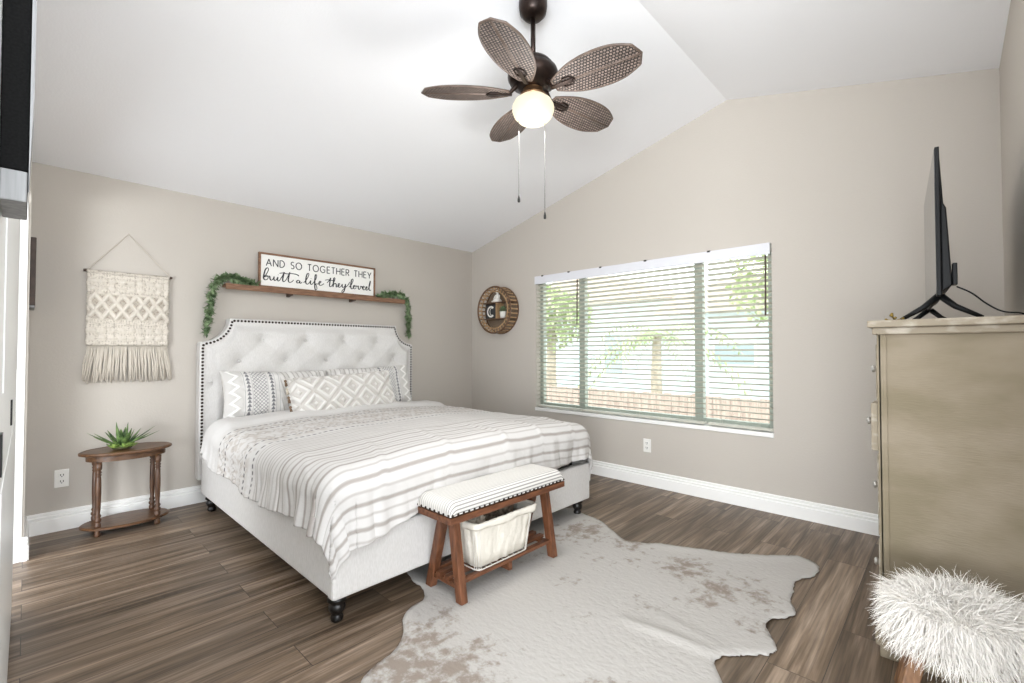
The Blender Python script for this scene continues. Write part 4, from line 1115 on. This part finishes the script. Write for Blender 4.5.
# liner: walls with folds, turned over the rim
nn = 220; prof2 = [(-0.006, 0.014), (-0.003, 0.07), (-0.002, 0.13), (-0.002, 0.19), (0.004, 0.236), (0.010, 0.247), (0.015, 0.240), (0.014, 0.222), (0.010, 0.212)]
P = np.zeros((len(prof2), nn, 3))
for j, (o_, z_) in enumerate(prof2):
    f = z_ / 0.235
    q = np.array(ring_pts(0.183 + 0.030 * f + o_, 0.093 + 0.022 * f + o_, 0, 40, 0.03)); 
    cum = np.concatenate([[0], np.cumsum(np.linalg.norm(np.diff(np.vstack([q, q[:1]]), axis=0), axis=1))])
    s = np.linspace(0, cum[-1], nn, endpoint=False); qq = np.vstack([q, q[:1]])
    P[j, :, 0] = np.interp(s, cum, qq[:, 0]); P[j, :, 1] = np.interp(s, cum, qq[:, 1])
    cdir = P[j, :, :2] - np.array([1.73, 1.795]); cdir /= np.linalg.norm(cdir, axis=1)[:, None]
    wv = (vn(s * 28, s * 0 + z_ * 6) - 0.5) * 0.024 * np.sin(min(f, 1) * PI * 0.9 + 0.15) + np.abs(np.sin(s * 55)) ** 12 * 0.004
    P[j, :, :2] += cdir * wv[:, None]
    P[j, :, 2] = KZ + z_ + (vn(s * 12, s * 0 + 2) - 0.5) * 0.012 * (j >= len(prof2) - 2)
me = gridmesh('canvas_liner', P, None, wrap=True); bmx = bmesh.new(); bmx.from_mesh(me); bmx.verts.ensure_lookup_table()
bmx.faces.new([bmx.verts[i] for i in range(nn)]); bmesh.ops.recalc_face_normals(bmx, faces=bmx.faces); bmx.to_mesh(me); bmx.free()
o = link('canvas_liner', me, bk, m_liner, org=rootloc(bk))
md = o.modifiers.new('thick', 'SOLIDIFY'); md.thickness = 0.003; md.offset = 1
def crumple(name, c, r, seed, m, label, cat):
    th_, ph_ = np.meshgrid(np.linspace(0.02, PI - 0.02, 60), np.linspace(0, 2 * PI, 90, endpoint=False), indexing='ij')
    k = 1 + 0.30 * (vn(ph_ * 3 * 1.27324 / 1.27324 + seed, th_ * 5) - 0.5) + 0.22 * (vn(np.cos(ph_) * 5 + 9 + seed, np.sin(ph_) * 5 + th_ * 6) - 0.5)
    k = 1 + 0.5 * (vn(np.cos(ph_) * np.sin(th_) * 3.5 + 20 + seed, np.sin(ph_) * np.sin(th_) * 3.5 + np.cos(th_) * 3 + 20) - 0.5) + 0.35 * (vn(np.cos(ph_) * np.sin(th_) * 9 + 40 + seed, np.sin(ph_) * np.sin(th_) * 9 + np.cos(th_) * 7 + 20) - 0.5)
    P = np.stack([c[0] + r[0] * k * np.sin(th_) * np.cos(ph_), c[1] + r[1] * k * np.sin(th_) * np.sin(ph_), c[2] + r[2] * k * np.cos(th_)], -1)
    me = gridmesh(name, P, None, wrap=True); bmx = bmesh.new(); bmx.from_mesh(me); bmesh.ops.holes_fill(bmx, edges=bmx.edges, sides=0); bmesh.ops.recalc_face_normals(bmx, faces=bmx.faces); bmx.to_mesh(me); bmx.free()
    o = link(name, me, None, m, org=c); return tag(o, label, cat)
crumple('folded_blanket', (1.80, 1.81, KZ + 0.152), (0.105, 0.074, 0.115), 3, m_brownknit, 'crumpled dark brown-grey blanket in the wire basket under the bench', 'blanket')
crumple('knit_throw', (1.61, 1.79, KZ + 0.135), (0.058, 0.070, 0.105), 17, m_beigeknit, 'crumpled pale beige knit throw in the near end of the wire basket', 'blanket')

# ------------------------------------------------------------------ ceiling fan
FXc, FYc = 1.885, 1.634
cz = ceil_z(FYc)
fan = thing('ceiling_fan', 'dark bronze ceiling fan with five woven leaf-shaped blades and a lit shade', 'ceiling fan', (FXc, FYc, 2.43))
bm = B(); lathe(bm, [(0.02, 3.022), (0.050, 3.027), (0.072, 3.05), (0.078, 3.085), (0.078, cz + 0.018)], FXc, FYc, 28); obj('canopy', bm, m_bronze, fan, smooth=True)
bm = B(); lathe(bm, [(0.0135, 2.79), (0.0135, 3.03)], FXc, FYc, 16); obj('downrod', bm, m_bronze, fan, smooth=True)
bm = B(); lathe(bm, [(0.05, 2.625), (0.078, 2.632), (0.092, 2.65), (0.125, 2.662), (0.138, 2.685), (0.140, 2.705), (0.132, 2.73), (0.112, 2.745), (0.112, 2.755), (0.095, 2.775), (0.055, 2.785), (0.030, 2.80), (0.02, 2.81)], FXc, FYc, 36)
obj('motor_housing', bm, m_bronze, fan, smooth=True)
bm = B(); lathe(bm, [(0.05, 2.575), (0.075, 2.58), (0.072, 2.595), (0.058, 2.61), (0.055, 2.63), (0.058, 2.637)], FXc, FYc, 28); obj('light_fitter', bm, m_brass, fan, smooth=True)
bm = B(); lathe(bm, [(0.012, 2.437), (0.045, 2.441), (0.078, 2.455), (0.102, 2.48), (0.114, 2.51), (0.113, 2.535), (0.10, 2.56), (0.078, 2.578), (0.06, 2.583)], FXc, FYc, 36); obj('lamp_shade', bm, m_globe, fan, smooth=True)
pl = bpy.data.lights.new('fan_lamp', 'POINT'); pl.energy = 13; pl.color = (0.98, 0.98, 0.97); pl.shadow_soft_size = 0.16
po = bpy.data.objects.new('fan_lamp', pl); COL.objects.link(po); po.location = (FXc, FYc, 2.28)
area('fan_downlight', (FXc, FYc, 2.40), (0, 0, 0), 0.2, 0.2, 7, (0.98, 0.98, 0.97))
# blade: leaf outline with pointed tip
m_weave, nt, b = newmat('woven_rattan_blade'); N, L = nt.nodes, nt.links
tc = N.new('ShaderNodeTexCoord'); br = N.new('ShaderNodeTexBrick')
br.inputs['Scale'].default_value = 1; br.inputs['Brick Width'].default_value = 0.017; br.inputs['Row Height'].default_value = 0.0165; br.inputs['Mortar Size'].default_value = 0.0042; br.inputs['Mortar Smooth'].default_value = 0.6
br.inputs['Color1'].default_value = lin('94837a'); br.inputs['Color2'].default_value = lin('75665e'); br.inputs['Mortar'].default_value = lin('1d1714')
L.new(tc.outputs['Object'], br.inputs['Vector']); L.new(br.outputs['Color'], b.inputs['Base Color'])
bp = N.new('ShaderNodeBump'); bp.inputs['Strength'].default_value = 0.6; bp.inputs['Distance'].default_value = 0.004; bp.invert = True
L.new(br.outputs['Fac'], bp.inputs['Height']); L.new(bp.outputs[0], b.inputs['Normal']); b.inputs['Roughness'].default_value = 0.55
m_bladeframe = mat('blade_frame_wood', '54463e', 0.5, col2='66564c', scale=20)
half = [(0.0, 0.036), (0.05, 0.064), (0.12, 0.094), (0.20, 0.110), (0.28, 0.113), (0.35, 0.104), (0.40, 0.085), (0.44, 0.064), (0.444, 0.060), (0.470, 0.0)]
hp = spline(half[:8], 5) + half[8:]
outl = [(x, y) for x, y in hp] + [(x, -y) for x, y in hp[::-1][1:]]
def blade_meshes():
    bm = B(); prism(bm, outl, 'z', -0.003, 0.003); a = bm
    bm2 = B(); pr = [(x, y, 0) for x, y in outl]; tube(bm2, pr + [pr[0]], 0.006, 6, False)
    tube(bm2, [(0.02, 0, -0.003), (0.462, 0, -0.003)], 0.006, 6)
    bm3 = B()                                      # cast bracket: two arms joined in a loop
    box(bm3, -0.02, 0.11, -0.012, 0.012, -0.012, -0.004)
    tube(bm3, [(0.03, 0.0, -0.007), (0.06, 0.028, -0.007), (0.10, 0.026, -0.007), (0.12, 0.0, -0.007), (0.10, -0.026, -0.007), (0.06, -0.028, -0.007), (0.03, 0.0, -0.007)], 0.0055, 6)
    return a, bm2, bm3
a, b2, b3 = blade_meshes()
protos = None
for k in range(5):
    ang = math.radians(62.5 + 72 * k - (3 if k == 2 else 0))
    Rm = Matrix.Rotation(ang, 4, 'Z') @ Matrix.Translation((0.135, 0, 2.607 - 2.43)) @ Matrix.Rotation(math.radians(-13), 4, 'X')
    if protos is None:
        bl_ = obj('blade', a, m_weave, fan, local=True); fr = obj('blade_frame', b2, m_bladeframe, bl_, smooth=True, local=True); ir = obj('blade_bracket', b3, m_bronze, bl_, local=True, bevel=0.003)
        protos = (bl_, fr, ir); cur = bl_; irc = ir
    else:
        cur = protos[0].copy(); COL.objects.link(cur); cur.parent = fan
        for q in protos[1:]:
            c_ = q.copy(); COL.objects.link(c_); c_.parent = cur
    cur.matrix_local = Rm
for k in range(5):
    ang = math.radians(62.5 + 72 * k - (3 if k == 2 else 0)); c, s = math.cos(ang), math.sin(ang)
    bm = B(); tube(bm, [(FXc + c * 0.07, FYc + s * 0.07, 2.665), (FXc + c * 0.10, FYc + s * 0.10, 2.64), (FXc + c * 0.125, FYc + s * 0.125, 2.612), (FXc + c * 0.16, FYc + s * 0.16, 2.606)], [0.016, 0.013, 0.011, 0.010], 8)
    obj('blade_arm', bm, m_bronze, fan, smooth=True)
for cx_, cy_, zb in ((FXc - 0.055, FYc + 0.055, 2.02), (FXc + 0.045, FYc - 0.045, 1.93)):
    bm = B(); tube(bm, [(cx_ * 0.55 + FXc * 0.45, cy_ * 0.55 + FYc * 0.45, 2.60), (cx_, cy_, 2.588), (cx_, cy_, zb + 0.03)], 0.0017, 5); ch = obj('pull_chain', bm, m_chain, fan)
    bm = B(); lathe(bm, [(0.004, zb - 0.012), (0.0075, zb - 0.008), (0.0075, zb + 0.005), (0.004, zb + 0.022), (0.002, zb + 0.031)], cx_, cy_, 12); obj('chain_fob', bm, m_blackwood, ch, smooth=True)

# ------------------------------------------------------------------ round rattan wall shelf and the things on it
RCY, RCZ, RR_ = 3.822, 1.678, 0.268
RD = 0.135
rs = thing('round_shelf', 'round brown rattan wall shelf between the corner and the window', 'shelf', (X0, RCY, RCZ - RR_))
def circ(r, x, n=64): return [(x, RCY + r * math.cos(2 * PI * i / n), RCZ + r * math.sin(2 * PI * i / n)) for i in range(n)]
for x, nm in ((X0 - 0.010, 'rear_hoop'), (X0 - RD, 'front_hoop')):
    bm = B(); p = circ(RR_, x); tube(bm, p + [p[0]], 0.010, 8, False); obj(nm, bm, m_rattan, rs, smooth=True)
bm = B(); p = circ(RR_ - 0.055, X0 - RD + 0.01); tube(bm, p + [p[0]], 0.007, 8, False); obj('inner_hoop', bm, m_rattanl, rs, smooth=True)
bm = B()
for i in range(34):
    a = 2 * PI * i / 34; c, s = math.cos(a), math.sin(a)
    bar(bm, (X0 - 0.012, RCY + RR_ * c, RCZ + RR_ * s), (X0 - RD, RCY + RR_ * c, RCZ + RR_ * s), 0.016, 0.005, (0, c, s))
    bar(bm, (X0 - RD + 0.002, RCY + RR_ * c, RCZ + RR_ * s), (X0 - RD + 0.012, RCY + (RR_ - 0.055) * c, RCZ + (RR_ - 0.055) * s), 0.015, 0.004, (1, 0, 0))
obj('rattan_slats', bm, m_rattanl, rs)
bm = B()
lathe(bm, [(0.255, 0), (0.255, 0.005)], 0, 0, 48, Matrix.Translation((X0 - 0.0065, RCY, RCZ)) @ Matrix.Rotation(PI / 2, 4, 'Y')); obj('woven_back', bm, m_wovenback, rs)
SZ = (RCZ - 0.10, RCZ + 0.088)
for z_ in SZ:
    hw = math.sqrt((RR_ - 0.012) ** 2 - (z_ - RCZ) ** 2)
    bm = B(); box(bm, X0 - RD + 0.004, X0 - 0.008, RCY - hw, RCY + hw, z_ - 0.007, z_); obj('shelf_board', bm, m_rattan, rs)
bm = B(); box(bm, X0 - RD + 0.006, X0 - 0.008, RCY - 0.034, RCY - 0.024, SZ[0], SZ[1] - 0.0072); obj('divider', bm, m_rattanl, rs)
# figurine
fg = B(); fx, fy, fz = X0 - 0.075, RCY + 0.0, SZ[1]
lathe(fg, [(0.045, fz), (0.052, fz + 0.012), (0.045, fz + 0.028), (0.030, fz + 0.045), (0.028, fz + 0.075), (0.031, fz + 0.088), (0.013, fz + 0.097), (0.011, fz + 0.103), (0.022, fz + 0.115), (0.023, fz + 0.128), (0.014, fz + 0.142), (0.007, fz + 0.150)], fx, fy, 20)
tube(fg, [(fx - 0.03, fy + 0.055, fz + 0.012), (fx - 0.045, fy, fz + 0.015), (fx - 0.03, fy - 0.055, fz + 0.012)], [0.012, 0.016, 0.012], 8)
for s in (-1, 1): tube(fg, [(fx, fy + s * 0.03, fz + 0.082), (fx - 0.014, fy + s * 0.043, fz + 0.05), (fx - 0.036, fy + s * 0.02, fz + 0.03)], [0.01, 0.009, 0.008], 8)
o = obj('figurine', fg, m_white, None, smooth=True, org=(fx, fy, fz)); tag(o, 'small white seated figurine on the upper level of the round rattan shelf', 'figurine')
# charcoal letter block
lb = thing('letter_block', 'square dark block with a white letter C in the round rattan shelf', 'letter block', (X0 - 0.09, RCY + 0.075, SZ[0]))
bm = B(); box(bm, X0 - 0.115, X0 - 0.075, RCY - 0.016, RCY + 0.150, SZ[0] + 0.0005, SZ[0] + 0.165); obj('block', bm, m_charcoal, lb, bevel=0.002)
bm = B()
def ribx(bm, pts, w, x):
    q = B(); ribbon(q, pts, w, x, x + 0.003)
    tmp = {}
    for v in q.verts: tmp[v] = bm.verts.new((v.co.y, RCY + 0.066 - v.co.x, v.co.z))
    for f in q.faces: bm.faces.new([tmp[v] for v in f.verts])
    q.free()
ribx(bm, arc(0.0, SZ[0] + 0.082, 0.056, 0.058, 48, 312, 22), 0.018, X0 - 0.118)
ribx(bm, arc(0.012, SZ[0] + 0.082, 0.03, 0.042, 60, 300, 22), 0.006, X0 - 0.118)
obj('letter', bm, m_white, lb)
# little potted plant
pp = thing('potted_plant', 'tiny green plant in a white pot in the round rattan shelf', 'plant', (X0 - 0.08, RCY - 0.095, SZ[0]))
bm = B(); lathe(bm, [(0.028, SZ[0] + 0.0005), (0.034, SZ[0] + 0.03), (0.038, SZ[0] + 0.07), (0.040, SZ[0] + 0.078), (0.034, SZ[0] + 0.078), (0.032, SZ[0] + 0.068)], X0 - 0.08, RCY - 0.095, 20); obj('pot', bm, m_white, pp, smooth=True)
bm = B(); R_ = random.Random(5)
for k in range(120):
    v = Vector((R_.gauss(0, 1), R_.gauss(0, 1), R_.gauss(0, 0.8) + 0.3)).normalized()
    leaf_quads(bm, Vector((X0 - 0.08, RCY - 0.095, SZ[0] + 0.095)) + v * R_.uniform(0.005, 0.03), v, 0.028, 0.016)
obj('leaves', bm, m_leaf, pp)

# ------------------------------------------------------------------ dresser
DX0, DX1, DY0, DY1, DZ = 2.35, 3.42, -0.195, 0.215, 1.322
ds = thing('dresser', 'tall taupe painted wooden dresser against the right wall', 'dresser', (2.88, 0.01, 0))
bm = B(); box(bm, DX0, DX1, DY0, DY1 - 0.012, 0.0, DZ - 0.055); obj('carcass', bm, m_dresser, ds, bevel=0.004)
bm = B(); box(bm, DX0 - 0.004, DX0 + 0.0, DY1 - 0.030, DY1 - 0.004, 0.13, DZ - 0.056); box(bm, DX0 - 0.004, DX0 + 0.03, DY1 - 0.0125, DY1, 0.13, DZ - 0.056); obj('corner_stile', bm, m_dresser, ds, bevel=0.002)
bm = B(); box(bm, DX0 - 0.016, DX1 + 0.016, DY0, DY1 + 0.014, DZ - 0.056, DZ - 0.0285); obj('top_moulding', bm, m_dressertop, ds, bevel=0.005)
bm = B(); box(bm, DX0 - 0.03, DX1 + 0.03, DY0, DY1 + 0.028, DZ - 0.028, DZ); obj('dresser_top', bm, m_dressertop, ds, bevel=0.004)
bm = B(); prism(bm, [(DY0, 0.0), (DY1 + 0.004, 0), (DY1 + 0.004, 0.04), (DY1 + 0.018, 0.044), (DY1 + 0.018, 0.095), (DY1 + 0.006, 0.13), (DY0, 0.13)], 'x', DX0 - 0.018, DX1 + 0.018); obj('plinth', bm, m_dresser, ds, bevel=0.003)
zz0 = 0.145
for k, hgt in enumerate((0.31, 0.34, 0.205, 0.24)):
    out_ = 0.018 if k == 2 else 0.0
    bm = B(); box(bm, DX0 + 0.035, DX1 - 0.035, DY1 - 0.011, DY1 + 0.008 + out_, zz0, zz0 + hgt - 0.012); dwr = obj('drawer', bm, m_dressertop, ds, bevel=0.004)
    for x in (DX0 + 0.16, DX1 - 0.16):
        bm = B(); M_ = Matrix.Translation((x, DY1 + 0.008 + out_, zz0 + hgt * 0.52)) @ Matrix.Rotation(-PI / 2, 4, 'X')
        lathe(bm, [(0.010, -0.001), (0.007, 0.008), (0.015, 0.016), (0.016, 0.022), (0.010, 0.027)], 0, 0, 14, M_); obj('knob', bm, m_knob, dwr, smooth=True)
    zz0 += hgt

# television
tv = thing('television', 'thin black flat-screen television seen edge on standing on the dresser', 'television', (2.925, 0.06, DZ), rot=(0, 0, math.radians(3.6)))
bm = B(); box(bm, -0.475, 0.475, -0.008, 0.006, 0.095, 0.682); obj('screen_housing', bm, m_blackplastic, tv, local=True, bevel=0.003)
bm = B(); box(bm, -0.468, 0.468, 0.0062, 0.0075, 0.108, 0.675); obj('screen', bm, m_screen, tv, local=True)
bm = B(); prism(bm, [(-0.0082, 0.66), (-0.018, 0.46), (-0.026, 0.44), (-0.040, 0.135), (-0.0082, 0.11)], 'x', -0.46, 0.46); obj('back_housing', bm, m_blackplastic, tv, local=True, bevel=0.006)
bm = B(); box(bm, -0.466, -0.42, -0.054, -0.0402, 0.135, 0.22); obj('connector_cover', bm, m_blackplastic, tv, local=True, bevel=0.003)
for sx in (-0.40, 0.40):
    bm = B()
    tube(bm, [(sx, 0.0, 0.098), (sx - 0.008, 0.045, 0.055), (sx - 0.02, 0.115, 0.008)], [0.013, 0.011, 0.007], 8)
    tube(bm, [(sx, -0.01, 0.098), (sx - 0.008, -0.05, 0.055), (sx - 0.02, -0.125, 0.008)], [0.013, 0.011, 0.007], 8)
    obj('stand_foot', bm, m_blackplastic, tv, local=True, smooth=True)
bm = B(); tube(bm, spline([(2.475, -0.02, 1.45), (2.46, -0.06, 1.42), (2.45, -0.10, 1.375), (2.45, -0.14, 1.345), (2.46, -0.19, 1.335), (2.5, -0.205, 1.31)], 6), 0.003, 6)
o = obj('power_cable', bm, m_blackplastic, None, smooth=True, org=(2.46, -0.1, 1.33)); tag(o, 'thin black cable running from the television down behind the dresser', 'cable')
# small gold sprig ornament
gs = B(); R_ = random.Random(8)
for k in range(7):
    a = R_.uniform(0, 2 * PI); e_ = R_.uniform(0.2, 1.2); d_ = Vector((math.cos(a) * math.cos(e_), math.sin(a) * math.cos(e_), math.sin(e_))) * R_.uniform(0.025, 0.04)
    p0 = Vector((2.45, 0.165, DZ + 0.003)); tube(gs, [p0, p0 + d_ * 0.6, p0 + d_], [0.0018, 0.0015, 0.0012], 5)
    bmesh.ops.create_icosphere(gs, subdivisions=1, radius=0.0055, matrix=Matrix.Translation(p0 + d_))
lathe(gs, [(0.012, DZ + 0.0003), (0.010, DZ + 0.004), (0.003, DZ + 0.006)], 2.45, 0.165, 10)
o = obj('gold_sprig', gs, m_gold, None, smooth=True, org=(2.45, 0.165, DZ)); tag(o, 'tiny gold sprig ornament on the front corner of the dresser', 'ornament')

# ------------------------------------------------------------------ fur stool
FSX, FSY = 2.03, -0.005
fs = thing('fur_stool', 'shaggy white fur stool with brown wooden legs beside the dresser', 'stool', (FSX, FSY, 0))
for sx in (-1, 1):
    for sy in (-1, 1):
        bm = B(); bar(bm, (FSX + sx * 0.16, FSY + sy * 0.15, 0.0), (FSX + sx * 0.09, FSY + sy * 0.085, 0.31), 0.042, 0.036, (1, 0.3, 0), True); obj('leg', bm, m_stoolwood, fs, bevel=0.004)
bm = B(); lathe(bm, [(0.12, 0.285), (0.142, 0.29), (0.150, 0.32), (0.152, 0.36), (0.140, 0.395), (0.110, 0.410), (0.05, 0.414)], FSX, FSY, 40); seat = obj('seat', bm, m_fur, fs, smooth=True)
# long strands, clumped
RS = np.random.RandomState(12)
nst = 12000
th_ = RS.rand(nst) * 2 * PI; u = RS.rand(nst)
istop = u < 0.6
rad = np.where(istop, 0.147 * np.sqrt(RS.rand(nst)), 0.151)
zb = np.where(istop, 0.412 - 0.025 * (rad / 0.147) ** 3, 0.29 + RS.rand(nst) * 0.11)
bx_, by_ = FSX + rad * np.cos(th_), FSY + rad * np.sin(th_)
cl = RS.rand(520, 2) * 2 - 1
cid = RS.randint(0, 520, nst)
# each strand leans with a clump chosen by position
gxk = np.floor((bx_ - FSX) / 0.035).astype(int) * 7 + np.floor((by_ - FSY) / 0.035).astype(int) * 13 + np.floor(zb / 0.04).astype(int) * 5
la = _R[gxk % 256, (gxk * 3) % 256] * 2 * PI; lm = 0.3 + 0.7 * _R[(gxk * 5) % 256, gxk % 256]
lean = np.stack([np.cos(la), np.sin(la)], -1) * lm[:, None] * 0.55 + RS.randn(nst, 2) * 0.16
outv = np.stack([np.cos(th_), np.sin(th_)], -1) * (0.25 + 0.75 * (rad / 0.151))[:, None]
ln = 0.05 + 0.045 * RS.rand(nst)
d0 = np.zeros((nst, 3)); d0[:, :2] = outv * np.where(istop, 0.55, 0.9)[:, None] + lean; d0[:, 2] = np.where(istop, 0.32, -0.45)
d0 /= np.linalg.norm(d0, axis=1)[:, None]
verts, faces = [], []
K_ = 6
p = np.stack([bx_, by_, zb], -1); d_ = d0.copy(); wd0 = 0.0011 + 0.0010 * RS.rand(nst)
side = np.cross(d0, RS.randn(nst, 3)); side /= np.linalg.norm(side, axis=1)[:, None]
allv = []
curlv = RS.randn(nst, 3) * 0.12
for k in range(K_):
    w_ = (wd0 * (1 - k / (K_ - 1) * 0.85))[:, None]
    allv.append(p - side * w_); allv.append(p + side * w_)
    p = p + d_ * (ln / (K_ - 1))[:, None]
    d_ = d_ + curlv; d_[:, 2] -= 0.28; d_ /= np.linalg.norm(d_, axis=1)[:, None]
A = np.stack(allv, 1).reshape(-1, 3)
b0 = (np.arange(nst) * 2 * K_)[:, None]
F = np.concatenate([b0 + np.array([[2 * k, 2 * k + 1, 2 * k + 3, 2 * k + 2]]) for k in range(K_ - 1)])
me = bpy.data.meshes.new('fur_cover'); me.from_pydata(A.tolist(), [], F.tolist()); me.update()
o = link('fur_cover', me, fs, m_fur, org=rootloc(fs)); o['kind'] = 'stuff'
